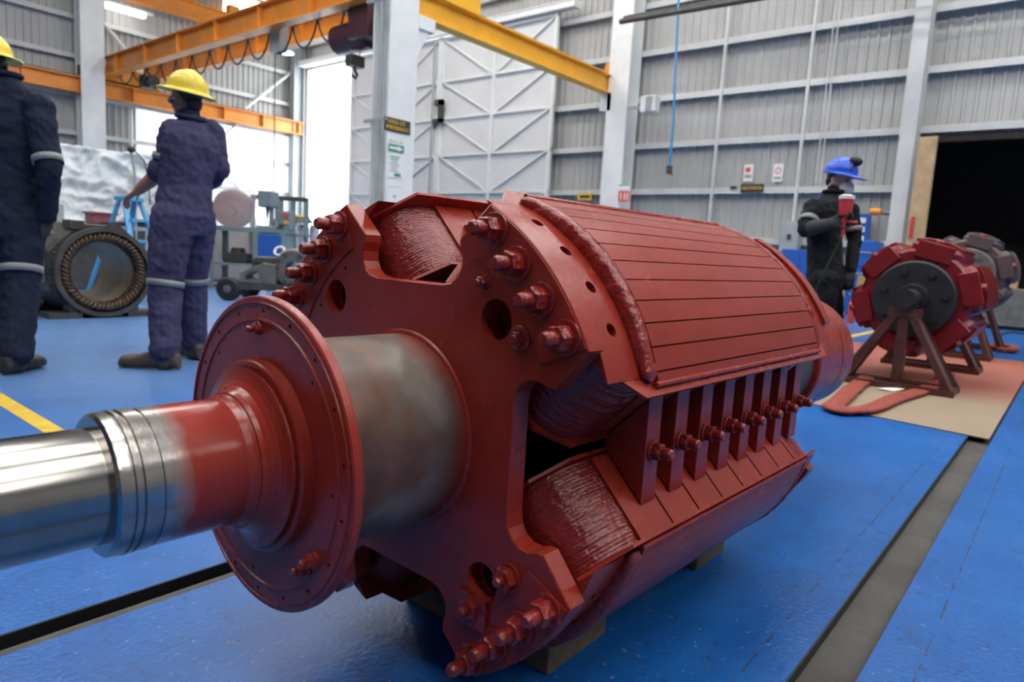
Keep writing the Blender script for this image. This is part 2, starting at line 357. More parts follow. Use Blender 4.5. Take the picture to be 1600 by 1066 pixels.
# ------------------------------------------------------------------ mesh building
class MB:
    def __init__(s): s.v = []; s.f = []; s.m = []; s.sm = []
    def add(s, vs, fs, mi=0, smooth=False):
        o = len(s.v); s.v += [tuple(v) for v in vs]
        for f in fs: s.f.append(tuple(i+o for i in f)); s.m.append(mi); s.sm.append(smooth)
        return s
    def box(s, lo, hi, mi=0, ch=0.0):
        x0, y0, z0 = [min(a, b) for a, b in zip(lo, hi)]; x1, y1, z1 = [max(a, b) for a, b in zip(lo, hi)]
        if ch <= 0:
            return s.add([(x0,y0,z0),(x1,y0,z0),(x1,y1,z0),(x0,y1,z0),(x0,y0,z1),(x1,y0,z1),(x1,y1,z1),(x0,y1,z1)],
                  [(0,3,2,1),(4,5,6,7),(0,1,5,4),(1,2,6,5),(2,3,7,6),(3,0,4,7)], mi)
        # chamfered vertical-and-horizontal edges: three stacked outlines
        def ring(z, k): return [(x0+k,y0,z),(x1-k,y0,z),(x1,y0+k,z),(x1,y1-k,z),(x1-k,y1,z),(x0+k,y1,z),(x0,y1-k,z),(x0,y0+k,z)]
        def ins(z, k): return [(x0+k+ch,y0+ch,z),(x1-k-ch,y0+ch,z),(x1-ch,y0+k+ch,z),(x1-ch,y1-k-ch,z),(x1-k-ch,y1-ch,z),(x0+k+ch,y1-ch,z),(x0+ch,y1-k-ch,z),(x0+ch,y0+k+ch,z)]
        vs = ins(z0, 0) + ring(z0+ch, ch) + ring(z1-ch, ch) + ins(z1, 0)
        fs = [tuple(range(7, -1, -1)), tuple(range(24, 32))]
        for r in range(3):
            for i in range(8):
                j = (i+1) % 8; fs.append((r*8+i, r*8+j, r*8+8+j, r*8+8+i))
        return s.add(vs, fs, mi)
    def obox(s, c, ax, ay, az, mi=0):
        """box from centre and three half-axis vectors"""
        c, ax, ay, az = Vector(c), Vector(ax), Vector(ay), Vector(az)
        vs = [c+sx*ax+sy*ay+sz*az for sz in (-1, 1) for sx, sy in ((-1,-1),(1,-1),(1,1),(-1,1))]
        return s.add(vs, [(0,3,2,1),(4,5,6,7),(0,1,5,4),(1,2,6,5),(2,3,7,6),(3,0,4,7)], mi)
    def bar(s, p, q, w, h, up=(0,0,1), mi=0):
        p, q = Vector(p), Vector(q); d = q-p
        u = Vector(up); a = d.cross(u)
        if a.length < 1e-6: a = d.cross(Vector((1,0,0)))
        a.normalize(); b = a.cross(d).normalized()
        return s.obox((p+q)/2, d/2, a*w/2, b*h/2, mi)
    def tube(s, pts, r, n=10, mi=0, cap=True, smooth=True, closed=False):
        pts = [Vector(p) for p in pts]; rs = r if isinstance(r, (list, tuple)) else [r]*len(pts)
        vs = []; fs = []; prev = None; K = len(pts)
        for i, p in enumerate(pts):
            if closed: d = pts[(i+1) % K]-pts[i-1]
            else: d = (pts[min(i+1, K-1)]-pts[max(i-1, 0)])
            if d.length < 1e-9: d = Vector((0,0,1))
            d.normalize()
            if prev is None:
                a = d.cross(Vector((0,0,1)))
                if a.length < 0.1: a = d.cross(Vector((1,0,0)))
            else: a = prev - d*prev.dot(d)
            a.normalize(); prev = a; b = d.cross(a)
            for k in range(n):
                t = 2*PI*k/n; vs.append(p + (a*math.cos(t)+b*math.sin(t))*rs[i])
        R = K if closed else K-1
        for i in range(R):
            i2 = (i+1) % K
            for k in range(n):
                k2 = (k+1) % n; fs.append((i*n+k, i*n+k2, i2*n+k2, i2*n+k))
        s.add(vs, fs, mi, smooth)
        if cap and not closed:
            s.add(vs[:n], [tuple(range(n-1, -1, -1))], mi); s.add(vs[-n:], [tuple(range(n))], mi)
        return s
    def lathe(s, prof, n=48, mi=0, smooth=True, org=(0,0,0), axis='x', cap=True):
        """prof: list of (axial, radius); sharp profile corners get their own vertices"""
        vs = []; fs = []; o = Vector(org)
        def P(x, r, t):
            c, q = math.cos(t)*r, math.sin(t)*r
            if axis == 'x': return o+Vector((x, c, q))
            if axis == 'y': return o+Vector((q, x, c))
            return o+Vector((c, q, x))
        for i in range(len(prof)-1):
            (xa, ra), (xb, rb) = prof[i], prof[i+1]
            if abs(xa-xb) < 1e-9 and abs(ra-rb) < 1e-9: continue
            b0 = len(vs)
            for k in range(n): vs.append(P(xa, ra, 2*PI*k/n))
            for k in range(n): vs.append(P(xb, rb, 2*PI*k/n))
            for k in range(n):
                k2 = (k+1) % n; fs.append((b0+k, b0+n+k, b0+n+k2, b0+k2) if axis != 'y' else (b0+k, b0+n+k, b0+n+k2, b0+k2))
        s.add(vs, fs, mi, smooth)
        if cap:
            for (x, r), rev in ((prof[0], False), (prof[-1], True)):
                if r > 1e-5:
                    ring = [P(x, r, 2*PI*k/n) for k in range(n)]
                    s.add(ring, [tuple(range(n)) if not rev else tuple(range(n-1, -1, -1))], mi)
        return s
    def prism(s, outer, holes, fn, h0, h1, mi=0, ch=0.0, smooth_side=False):
        """outline (2D, ccw) with holes, extruded h0..h1; fn maps (u, v, h) to 3D; ch chamfers the outer edge"""
        loops = [outer]+list(holes)
        def offset(lp, k):
            out = []; n = len(lp)
            for i in range(n):
                p0, p1, p2 = Vector(lp[i-1]), Vector(lp[i]), Vector(lp[(i+1) % n])
                a, b = (p1-p0), (p2-p1)
                if a.length < 1e-9: a = b
                if b.length < 1e-9: b = a
                na = Vector((-a.y, a.x)).normalized(); nb = Vector((-b.y, b.x)).normalized()
                m = na+nb
                if m.length < 1e-6: m = na
                m.normalize(); c = max(0.4, m.dot(na)); q = p1+m*(k/c); out.append((q.x, q.y))
            return out
        caps = [offset(outer, ch) if ch else outer]+list(holes)
        flat = [p for lp in caps for p in lp]
        tris = tessellate_polygon([[Vector((p[0], p[1], 0)) for p in lp] for lp in caps])
        def orient(t):
            a, b, c = (Vector(flat[i]) for i in t)
            return t if (b-a).cross(c-a) > 0 else (t[0], t[2], t[1])
        tris = [orient(t) for t in tris]
        flip = (Vector(fn(1,0,0))-Vector(fn(0,0,0))).cross(Vector(fn(0,1,0))-Vector(fn(0,0,0))).dot(Vector(fn(0,0,1))-Vector(fn(0,0,0))) * (1 if h1 > h0 else -1) < 0
        def F(f): return tuple(reversed(f)) if flip else f
        s.add([fn(p[0], p[1], h1) for p in flat], [F(t) for t in tris], mi)
        s.add([fn(p[0], p[1], h0) for p in flat], [F((t[0], t[2], t[1])) for t in tris], mi)
        sg = 1 if h1 > h0 else -1
        for li, lp in enumerate(loops):
            n = len(lp)
            if li == 0 and ch:
                levels = [(caps[0], h0), (lp, h0+sg*ch), (lp, h1-sg*ch), (caps[0], h1)]
            else: levels = [(lp, h0), (lp, h1)]
            area = sum(lp[i-1][0]*lp[i][1]-lp[i][0]*lp[i-1][1] for i in range(n))
            ccw = area > 0
            if li > 0: ccw = not ccw
            for (la, ha), (lb, hb) in zip(levels, levels[1:]):
                vs = [fn(p[0], p[1], ha) for p in la]+[fn(p[0], p[1], hb) for p in lb]
                fs = []
                for i in range(n):
                    j = (i+1) % n; q = (i, j, n+j, n+i)
                    fs.append(F(q if ccw else tuple(reversed(q))))
                s.add(vs, fs, mi, smooth_side)
        return s
    def ellipsoid(s, c, ax, ay, az, nu=14, nv=9, mi=0):
        c, ax, ay, az = Vector(c), Vector(ax), Vector(ay), Vector(az)
        vs = [c-az]
        for j in range(1, nv):
            ph = -PI/2+PI*j/nv
            for i in range(nu):
                t = 2*PI*i/nu; vs.append(c+(ax*math.cos(t)+ay*math.sin(t))*math.cos(ph)+az*math.sin(ph))
        vs.append(c+az); L = len(vs)-1; fs = []
        for i in range(nu):
            i2 = (i+1) % nu; fs.append((0, 1+i2, 1+i)); fs.append((L, L-nu+i, L-nu+i2))
            for j in range(nv-2):
                a = 1+j*nu; fs.append((a+i, a+i2, a+nu+i2, a+nu+i))
        return s.add(vs, fs, mi, True)
    def mesh(s, name):
        me = bpy.data.meshes.new(name); me.from_pydata(s.v, [], s.f)
        me.polygons.foreach_set('material_index', s.m); me.polygons.foreach_set('use_smooth', s.sm)
        me.update(); return me
    def build(s, name, mats, parent=None, loc=None, rot=None):
        o = bpy.data.objects.new(name, s.mesh(name)); COL.objects.link(o)
        for m in (mats if isinstance(mats, (list, tuple)) else [mats]): o.data.materials.append(M[m] if isinstance(m, str) else m)
        if parent is not None: o.parent = parent
        if loc is not None: o.location = loc
        if rot is not None: o.rotation_euler = rot
        return o
def tag(o, label=None, cat=None, group=None, kind=None):
    if label: o['label'] = label
    if cat: o['category'] = cat
    if group: o['group'] = group
    if kind: o['kind'] = kind
    return o
def empty(name, loc=(0,0,0), rz=0.0, label=None, cat=None, group=None):
    o = bpy.data.objects.new(name, None); COL.objects.link(o)
    o.empty_display_size = 0.1; o.location = loc; o.rotation_euler = (0, 0, rz)
    return tag(o, label, cat, group)
def copy_part(o, parent, rot=None, loc=None, name=None):
    c = o.copy(); COL.objects.link(c); c.parent = parent
    if name: c.name = name
    if rot is not None: c.rotation_euler = rot
    if loc is not None: c.location = loc
    return c
def arc(cx, cy, r, a0, a1, n):
    return [(cx+r*math.cos(math.radians(a0+(a1-a0)*i/n)), cy+r*math.sin(math.radians(a0+(a1-a0)*i/n))) for i in range(n+1)]
def circle(cx, cy, r, n=20):
    return [(cx+r*math.cos(2*PI*i/n), cy+r*math.sin(2*PI*i/n)) for i in range(n)]
def text_mesh(name, body, size, mat, parent, loc, xdir, ydir, depth=0.001, align='CENTER', width=None):
    cu = bpy.data.curves.new(name, 'FONT'); cu.body = body; cu.size = size; cu.align_x = align; cu.align_y = 'CENTER'; cu.extrude = depth; cu.resolution_u = 2
    t = bpy.data.objects.new(name+'_tmp', cu); COL.objects.link(t)
    dg = bpy.context.evaluated_depsgraph_get(); me = bpy.data.meshes.new_from_object(t.evaluated_get(dg))
    bpy.data.objects.remove(t); bpy.data.curves.remove(cu)
    if width and len(me.vertices):
        xs = [v.co.x for v in me.vertices]; k = width/max(1e-6, max(xs)-min(xs))
        for v in me.vertices: v.co.x *= k
    o = bpy.data.objects.new(name, me); COL.objects.link(o); me.materials.clear(); me.materials.append(M[mat])
    X, Y = Vector(xdir).normalized(), Vector(ydir).normalized(); Z = X.cross(Y)
    o.parent = parent
    o.matrix_local = Matrix(((X.x, Y.x, Z.x, loc[0]), (X.y, Y.y, Z.y, loc[1]), (X.z, Y.z, Z.z, loc[2]), (0,0,0,1)))
    return o
# ================================================================== the hall
XW, YW, ZC = 16.0, 24.5, 10.5       # back wall, left wall, ceiling
X0, Y0 = -20.0, -15.0
TR = (0.255, 0.365)                  # open floor channel on the right
TL = (1.545, 1.632)                  # open floor channel on the left
def struct(o): o['kind'] = 'structure'; return o

fl = MB()
for a, b in ((Y0, TR[0]), (TR[1], TL[0]), (TL[1], YW)):
    fl.box((X0, a, -0.15), (XW, b, 0.0))
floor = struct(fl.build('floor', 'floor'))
ch = MB(); ch.box((X0, TR[0], -0.15), (XW, TR[1], -0.028)); ch.build('channel_bottom', 'concrete', floor)
ch = MB(); ch.box((X0, TL[0], -0.15), (XW, TL[1], -0.13)); ch.box((X0, TL[1]-0.004, -0.15), (XW, TL[1], -0.001)); ch.build('channel_shade_lining', 'black', floor)  # black faces put the dark of the deep channel into the colour
ch = MB(); ch.box((X0, TL[0], -0.14), (XW, TL[0]+0.030, -0.004)); ch.build('channel_ledge', 'concrete', floor)
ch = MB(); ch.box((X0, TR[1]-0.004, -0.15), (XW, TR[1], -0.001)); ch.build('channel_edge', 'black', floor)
for (x0, y0, x1, y1, m) in ((0.905, 3.0, 0.978, 16.0, 'yellow_paint'), (7.2, 2.17, 15.5, 2.27, 'yellow_paint')):
    l = MB(); l.box((x0, y0, -0.01), (x1, y1, 0.0012)); l.build('floor_line', m, floor)
p = gz(345, 447); l = MB(); l.box((p.x-0.9, p.y-0.05, -0.01), (p.x+0.55, p.y+0.12, 0.03)); l.build('orange_floor_strip', 'orange_red', floor)

def corr(mb, axis, c, a0, a1, z0, z1, sgn, pitch=0.2, dep=0.035):
    """ribbed cladding on the plane axis=c from a0 to a1; ribs stand out along sgn"""
    pts = []; a = a0
    while a < a1-1e-6:
        for da, h in ((0, 0), (0.12, 0), (0.14, dep), (0.18, dep)):
            if a+da <= a1: pts.append((a+da, h))
        a += pitch
    pts.append((a1, 0)); vs = []
    for a, h in pts:
        for z in (z0, z1):
            vs.append((c+sgn*h, a, z) if axis == 'x' else (a, c+sgn*h, z))
    fs = []
    for i in range(len(pts)-1):
        q = (2*i, 2*i+2, 2*i+3, 2*i+1); fs.append(q if (axis == 'x') == (sgn < 0) else tuple(reversed(q)))
    mb.add(vs, fs)
    # solid backing so that no daylight leaks
    t = 0.02
    if axis == 'x': mb.box((c-sgn*t, a0, z0), (c-sgn*2*t, a1, z1))
    else: mb.box((a0, c-sgn*t, z0), (a1, c-sgn*2*t, z1))
GIRTS = [1.44+1.14*k for k in range(8)]
DOOR_Y = (15.6, 24.15); DOOR_Z = 7.38
BOOTH_Y = (-3.2, 2.66); BOOTH_Z = 3.48

wb = MB()
corr(wb, 'x', XW, BOOTH_Y[1], DOOR_Y[0], 0, ZC, -1)
corr(wb, 'x', XW, DOOR_Y[0], YW, DOOR_Z, ZC, -1)
corr(wb, 'x', XW, DOOR_Y[1], YW, 0, DOOR_Z, -1)
corr(wb, 'x', XW, BOOTH_Y[0], BOOTH_Y[1], BOOTH_Z, ZC, -1)
corr(wb, 'x', XW, Y0, BOOTH_Y[0], 0, ZC, -1)
wall_back = struct(wb.build('wall_back', 'wall'))
for z in GIRTS:
    segs = [(BOOTH_Y[1]+0.1, 12.2)] if z < DOOR_Z else [(Y0, YW)]
    if z > BOOTH_Z and z < DOOR_Z: segs = [(Y0, 12.2)]
    for a, b in segs:
        g = MB(); g.box((XW-0.20, a, z-0.05), (XW-0.035, b, z+0.05)); g.box((XW-0.20, a, z-0.09), (XW-0.185, b, z-0.05))
        g.build('girt', 'girt', wall_back)
for px in (1133, 1268):
    y = gx(px, 80, XW-0.22).y; g = MB(); g.box((XW-0.235, y-0.035, 0), (XW-0.2, y+0.035, ZC)); g.build('sag_rod', 'girt', wall_back)
for dx in (0, 7):
    y = gx(1301+dx, 40, XW-0.3).y; g = MB(); g.tube([(XW-0.26, y, 2.7), (XW-0.26, y, ZC)], 0.014, 6); g.build('conduit', 'girt', wall_back)

wl = MB()
WIN = (12.75, 14.35, 8.45, 9.75)
TP = 9.8                                     # translucent sheets start here
corr(wl, 'y', YW, X0, TP, 0, ZC, -1)
corr(wl, 'y', YW, TP, XW, 4.95, WIN[2], -1)
corr(wl, 'y', YW, TP, WIN[0], WIN[2], ZC, -1); corr(wl, 'y', YW, WIN[1], XW, WIN[2], ZC, -1); corr(wl, 'y', YW, WIN[0], WIN[1], WIN[3], ZC, -1)
wall_left = struct(wl.build('wall_left', 'wall'))
x = TP
while x < XW-0.01:
    t = MB(); x2 = min(x+1.0, XW)
    pts = []; a = x
    while a < x2-1e-6:
        for da, h in ((0, 0), (0.12, 0), (0.14, 0.035), (0.18, 0.035)): pts.append((a+da, h))
        a += 0.2
    pts.append((x2, 0))
    t.add([(min(a, x2), YW-h, z) for a, h in pts for z in (0, 4.95)], [(2*i, 2*i+1, 2*i+3, 2*i+2) for i in range(len(pts)-1)])
    t.build('translucent_sheet', 'fibreglass', wall_left); x = x2
for z in GIRTS:
    g = MB(); g.box((X0, YW-0.20, z-0.05), (XW, YW-0.035, z+0.05)); g.box((X0, YW-0.20, z-0.09), (XW, YW-0.185, z-0.05)); g.build('girt', 'girt', wall_left)
def brace(q0, q1, w=0.09):
    g = MB(); g.bar(gy(*q0, YW-0.28), gy(*q1, YW-0.28), 0.03, w, up=(0, 1, 0)); g.bar(gy(*q0, YW-0.28), gy(*q1, YW-0.28), w, 0.03, up=(0, 1, 0)); g.build('diagonal_brace', 'white_steel', wall_left)
brace((144, 14), (200, 82)); brace((463, 107), (383, 170)); brace((372, 192), (330, 232)); brace((340, 262), (385, 306))
for px in (157, 205):
    x = gy(px, 180, YW-0.25).x; g = MB(); g.tube([(x, YW-0.27, 1.6), (x, YW-0.27, 9.5 if px < 200 else 4.7)], 0.04, 8); g.build('downpipe', 'white_steel', wall_left)
w = MB(); w.box((WIN[0], YW-0.03, WIN[2]), (WIN[1], YW, WIN[3])); win = struct(w.build('window_1', 'skylight'))
w = MB()
for (a, b, c, d) in ((WIN[0]-0.06, WIN[1]+0.06, WIN[2]-0.06, WIN[2]), (WIN[0]-0.06, WIN[1]+0.06, WIN[3], WIN[3]+0.06), (WIN[0]-0.06, WIN[0], WIN[2], WIN[3]), (WIN[1], WIN[1]+0.06, WIN[2], WIN[3])):
    w.box((a, YW-0.06, c), (b, YW-0.02, d))
w.build('window_frame', 'white_steel', win)

for nm, ax, c, a0, a1, sg in (('wall_right', 'y', Y0, X0, XW, 1), ('wall_front', 'x', X0, Y0, YW, 1)):
    w = MB(); corr(w, ax, c, a0, a1, 0, ZC, sg); struct(w.build(nm, 'wall'))
# ceiling with rows of daylit roof sheets, unseen and laid out to balance the light
SKY = [(x, y) for x in (-2.5, 2.5, 7.5, 12.3) for y in (-9.5, -3.5, 2.5, 8.5, 14.5)]
c = MB(); c.box((X0, Y0, ZC), (XW, YW, ZC+0.1)); ceil = struct(c.build('ceiling', 'roof'))
s0 = None
for (x, y) in SKY:
    if s0 is None:
        q = MB(); q.box((-0.55, -2.2, -0.02), (0.55, 2.2, 0.0)); s0 = q.build('unseen_skylight_sheet', 'skylight', ceil, loc=(x, y, ZC-0.004))
    else: copy_part(s0, ceil, loc=(x, y, ZC-0.004))

# yard outside the door
y = MB(); y.box((XW+0.06, Y0-10, -0.2), (XW+60, YW+30, -0.02)); struct(y.build('floor_yard', 'outside'))

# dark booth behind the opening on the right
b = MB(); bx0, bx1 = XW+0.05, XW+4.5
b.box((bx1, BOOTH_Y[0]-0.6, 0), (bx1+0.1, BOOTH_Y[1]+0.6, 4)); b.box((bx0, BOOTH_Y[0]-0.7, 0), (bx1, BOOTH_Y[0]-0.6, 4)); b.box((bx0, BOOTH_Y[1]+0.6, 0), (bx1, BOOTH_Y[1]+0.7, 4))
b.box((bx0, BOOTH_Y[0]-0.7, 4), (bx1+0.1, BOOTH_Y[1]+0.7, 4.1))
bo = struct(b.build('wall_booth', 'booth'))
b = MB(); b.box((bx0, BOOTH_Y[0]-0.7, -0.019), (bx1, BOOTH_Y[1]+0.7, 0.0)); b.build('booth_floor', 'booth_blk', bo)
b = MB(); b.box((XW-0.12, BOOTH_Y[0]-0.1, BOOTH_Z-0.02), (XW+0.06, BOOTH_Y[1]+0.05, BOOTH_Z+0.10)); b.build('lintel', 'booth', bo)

# ------------------------------------------------------------------ columns
def h_column(name, x0, x1, y0, y1, z1, web, label, mat='white_steel'):
    """rolled H column: flanges on the y faces (web='x') or on the x faces (web='y')"""
    r = empty(name, ((x0+x1)/2, (y0+y1)/2, 0), 0, label, 'column', 'white steel columns of the hall')
    hx, hy = (x1-x0)/2, (y1-y0)/2; t = 0.03
    if web == 'x':
        for sg in (-1, 1): q = MB(); q.box((-hx, sg*hy, 0), (hx, sg*(hy-t), z1)); q.build('flange', mat, r)
        q = MB(); q.box((-0.02, -hy+t, 0), (0.02, hy-t, z1)); q.build('web', mat, r)
    else:
        for sg in (-1, 1): q = MB(); q.box((sg*hx, -hy, 0), (sg*(hx-t), hy, z1)); q.build('flange', mat, r)
        q = MB(); q.box((-hx+t, -0.02, 0), (hx-t, 0.02, z1)); q.build('web', mat, r)
    q = MB(); q.box((-hx-0.08, -hy-0.08, 0), (hx+0.08, hy+0.08, 0.025)); q.build('base_plate', mat, r)
    return r
CX0, CX1, CY0, CY1 = 8.02, 8.66, 9.66, 10.12
col_mid = h_column('steel_column', CX0, CX1, CY0, CY1, ZC, 'x', 'freestanding white H column carrying the yellow beam and notices')
q = MB(); q.box((0.32, -0.24, 4.72), (0.72, 0.24, 4.95)); q.add([(0.32,-0.2,4.2),(0.32,0.2,4.2),(0.32,-0.2,4.72),(0.32,0.2,4.72),(0.62,-0.2,4.72),(0.62,0.2,4.72)], [(0,1,3,2),(0,2,4),(1,5,3),(0,4,5,1)]); q.build('corbel', 'white_steel', col_mid)
for px in (585, 606): pass
q = MB(); q.tube([(-0.36, -0.05, 0), (-0.36, -0.05, 6.0)], 0.03, 8); q.build('conduit', 'grey_steel', col_mid)
q = MB(); q.bar((-0.36, -0.25, 3.02), (-0.36, 0.36, 3.02), 0.05, 0.05); q.bar((-0.36, -0.25, 5.05), (-0.36, 0.36, 5.05), 0.05, 0.05); q.build('clamp_strap', 'grey_steel', col_mid)
h_column('steel_column', 7.96, 8.62, YW-0.75, YW-0.30, ZC, 'x', 'white column against the far left wall under the orange runway')
h_column('steel_column', 15.25, 15.78, 9.22, 9.82, ZC, 'y', 'white column on the back wall where the yellow beam ends')
h_column('steel_column', 15.35, 15.78, 2.80, 3.08, ZC, 'y', 'white column beside the dark booth opening', 'girt')
h_column('steel_column', 15.3, 15.75, 23.95, 24.28, ZC, 'y', 'white corner column at the bright doorway', 'grey_steel')

# ------------------------------------------------------------------ sliding door leaves
def leaf(y0, y1, label):
    X = XW-0.42; r = empty('sliding_door', (X, (y0+y1)/2, 0), 0, label, 'door', 'sliding white hall doors')
    w = (y1-y0)/2; zt = 7.33
    q = MB(); q.box((0.03, -w, 0.08), (0.05, w, zt)); q.build('door_sheet', 'wall_white', r)
    for yy in (-w+0.05, 0, w-0.05): q = MB(); q.box((-0.05, yy-0.05, 0.08), (0.03, yy+0.05, zt)); q.build('stile', 'white_steel', r)
    zs = [0.13, 1.44, 2.58, 3.73, 4.87, 6.0, zt-0.05]
    for z in zs: q = MB(); q.box((-0.04, -w, z-0.04), (0.03, w, z+0.04)); q.build('rail', 'white_steel', r)
    for za, zb in zip(zs, zs[1:]):
        for sg in (-1, 1): q = MB(); q.bar((-0.01, 0.04*sg, za), (-0.01, sg*(w-0.08), zb), 0.05, 0.05, up=(1, 0, 0)); q.build('diagonal', 'white_steel', r)
    return r
YR = gx(868, 120, XW-0.42).y; YM = gx(688, 120, XW-0.42).y
lf1 = leaf(YR, YM-0.02, 'white braced sliding door leaf between the columns'); lf2 = leaf(YM-0.02, YM-0.02+(YM-YR), 'white braced sliding door leaf half hidden by the freestanding column')
g = MB(); yy = gx(677, 130, XW-0.56).y; g.tube([(XW-0.56, yy, 0.0), (XW-0.56, yy, 7.2)], 0.035, 8)
tag(g.build('door_pipe', 'grey_steel'), 'grey vertical pipe between the two white door leaves', 'pipe')
g = MB(); p = gx(682, 172, XW-0.55); 
g.box((-0.06, -0.28, 0.12), (0.06, 0.05, 0.30)); g.box((-0.06, -0.28, -0.40), (0.06, -0.12, 0.30)); g.box((-0.06, -0.28, -0.42), (0.06, 0.12, -0.28)); g.tube([(0, 0.06, -0.3), (0, 0.06, -0.55)], 0.05, 8)
tag(g.build('door_latch', 'dark_iron', loc=p), 'rusty brown hook latch on the white sliding doors', 'latch')
g = MB(); g.box((XW-0.60, YR-0.6, 7.36), (XW-0.30, YW-0.62, 7.52)); g.box((XW-0.62, YR-0.6, 7.52), (XW-0.28, YW-0.62, 7.55)); tag(g.build('door_track', 'white_steel'), 'white overhead track above the sliding doors and doorway', 'rail')

# ------------------------------------------------------------------ crane
def i_beam(mb, p, q, h, w, t=0.03, tw=0.02):
    """I section along p->q, given along its bottom centre"""
    p, q = Vector(p), Vector(q); z = Vector((0, 0, 1))
    mb.bar(p+z*t/2, q+z*t/2, w, t); mb.bar(p+z*(h-t/2), q+z*(h-t/2), w, t); mb.bar(p+z*h/2, q+z*h/2, tw, h-2*t)
rw = empty('runway_beam', (3.5, 24.02, 4.86), 0, 'orange crane runway beam along the far left wall', 'beam')
q = MB(); i_beam(q, (-12.4, 0, 0), (12.2, 0, 0), 0.47, 0.30); q.build('girder', 'orange', rw)
q = MB(); q.bar((-12.4, 0, 0.5), (12.2, 0, 0.5), 0.05, 0.06); q.build('crane_rail', 'grey_iron', rw)
for x in np.arange(-12, 12.3, 1.5): q = MB(); q.box((x-0.01, -0.14, 0.03), (x+0.01, 0.14, 0.44)); q.build('stiffener', 'orange', rw)
rw = empty('runway_beam', (12.0, 9.87, 4.96), 0, 'yellow crane runway beam from the freestanding column to the back wall', 'beam')
q = MB(); i_beam(q, (-3.65, 0, 0), (3.72, 0, 0), 0.46, 0.26); q.build('girder', 'yellow_beam', rw)
q = MB(); q.bar((-3.65, 0, 0.49), (3.72, 0, 0.49), 0.05, 0.06); q.build('crane_rail', 'grey_iron', rw)
q = MB(); q.box((3.35, -0.14, 0.46), (3.62, 0.14, 0.80)); q.build('end_stop', 'orange', rw)
q = MB(); q.box((3.25, -0.16, -0.42), (3.75, 0.16, 0)); q.build('bracket', 'white_steel', rw)

GA, GB, ZB = 8.75, 9.85, 5.40
cr = empty('bridge_crane', (GA, 17, ZB), 0, 'orange overhead travelling crane bridge with festoon cable', 'crane')
for xg, nm in ((0.0, 'bridge_girder'), (GB-GA, 'bridge_girder')):
    q = MB(); i_beam(q, (xg, -7.0, 0.10), (xg, 7.0, 0.10), 0.55, 0.28); q.build(nm, 'orange', cr)
    for yy in np.arange(-6, 7, 2.0): q = MB(); q.box((xg-0.13, yy-0.012, 0.13), (xg+0.13, yy+0.012, 0.62)); q.build('stiffener', 'orange', cr)
for yy, m in ((-7.13, 'yellow_beam'), (7.05, 'orange')):
    q = MB(); q.box((-0.45, yy-0.16, 0.0), (GB-GA+0.45, yy+0.16, 0.42)); q.build('end_carriage', m, cr)
    q = MB(); q.box((-0.75, yy-0.12, 0.05), (-0.45, yy+0.12, 0.30)); q.build('buffer', 'dark_iron', cr)
# festoon: a track, carriers and looping cable
fx = 0.32; fz = 0.30
q = MB(); q.bar((fx, -5.0, fz), (fx, 6.9, fz), 0.05, 0.05); q.build('festoon_track', 'grey_steel', cr)
ys = list(np.arange(-4.6, 6.9, 0.95))
for a, b in zip(ys, ys[1:]):
    dep = 0.55 if a < 3.5 else 0.30
    pts = []
    for i in range(11):
        t = i/10; k = 4*t*(1-t); pts.append((fx, a+(b-a)*t, fz-0.10-dep*k**0.75))
    q = MB(); q.tube(pts, 0.022, 6); q.build('festoon_loop', 'black', cr)
for a in ys: q = MB(); q.box((fx-0.05, a-0.06, fz-0.14), (fx+0.05, a+0.06, fz)); q.bar((fx-0.2, a, fz+0.05), (fx+0.05, a, fz+0.05), 0.03, 0.03); q.build('cable_carrier', 'dark_iron', cr)
q = MB(); q.box((fx-0.12, -2.35, fz-0.62), (fx+0.1, -1.95, fz+0.05)); q.build('junction_box', 'grey_steel', cr)
yp = gx(430, 100, GA+fx).y-17
q = MB(); q.tube([(fx, yp, fz-0.1), (fx, yp, -4.1)], 0.014, 6); q.build('pendant_cable', 'dark_iron', cr)
q = MB(); q.box((fx-0.05, yp-0.04, -4.35), (fx+0.05, yp+0.04, -4.1)); q.build('pendant_control', 'dark_iron', cr)
q = MB()
for _ in range(1): q.box((0.35, 5.2, -0.30), (0.75, 5.5, 0.05)); q.tube([(0.55, 4.9, -0.12), (0.55, 5.5, -0.12)], 0.16, 14)
q.build('travel_motor', 'dark_iron', cr)
# hoist trolley
ht = empty('hoist_trolley', (GA+0.5, 12.05, ZB-0.35), 0, 'maroon hoist trolley hanging beside the freestanding column', 'hoist')
q = MB(); q.tube([(0, -0.3, 0.05), (0, 0.75, 0.05)], 0.30, 20); q.build('rope_drum', 'hoist', ht)
q = MB(); q.box((-0.42, -0.7, -0.15), (0.42, -0.1, 0.70)); q.build('gearbox', 'hoist', ht)
q = MB(); q.tube([(0, -1.05, 0.2), (0, -0.65, 0.2)], 0.22, 16); q.build('motor', 'grey_steel', ht)
q = MB(); q.box((-0.45, -0.7, 0.62), (0.55, 0.75, 0.78)); q.build('trolley_frame', 'dark_iron', ht)
for sx in (-0.12, 0.12): q = MB(); q.tube([(sx, 0.2, -0.2), (sx, 0.2, -0.36)], 0.012, 6); q.build('hoist_rope', 'grey_steel', ht)
q = MB(); q.box((-0.16, 0.08, -0.56), (0.16, 0.32, -0.34)); q.tube([(0, 0.2, -0.54), (0, 0.2, -0.62), (0.07, 0.2, -0.70), (0.02, 0.2, -0.78), (-0.07, 0.2, -0.73)], 0.03, 8); q.build('hook_block', 'dark_iron', ht)

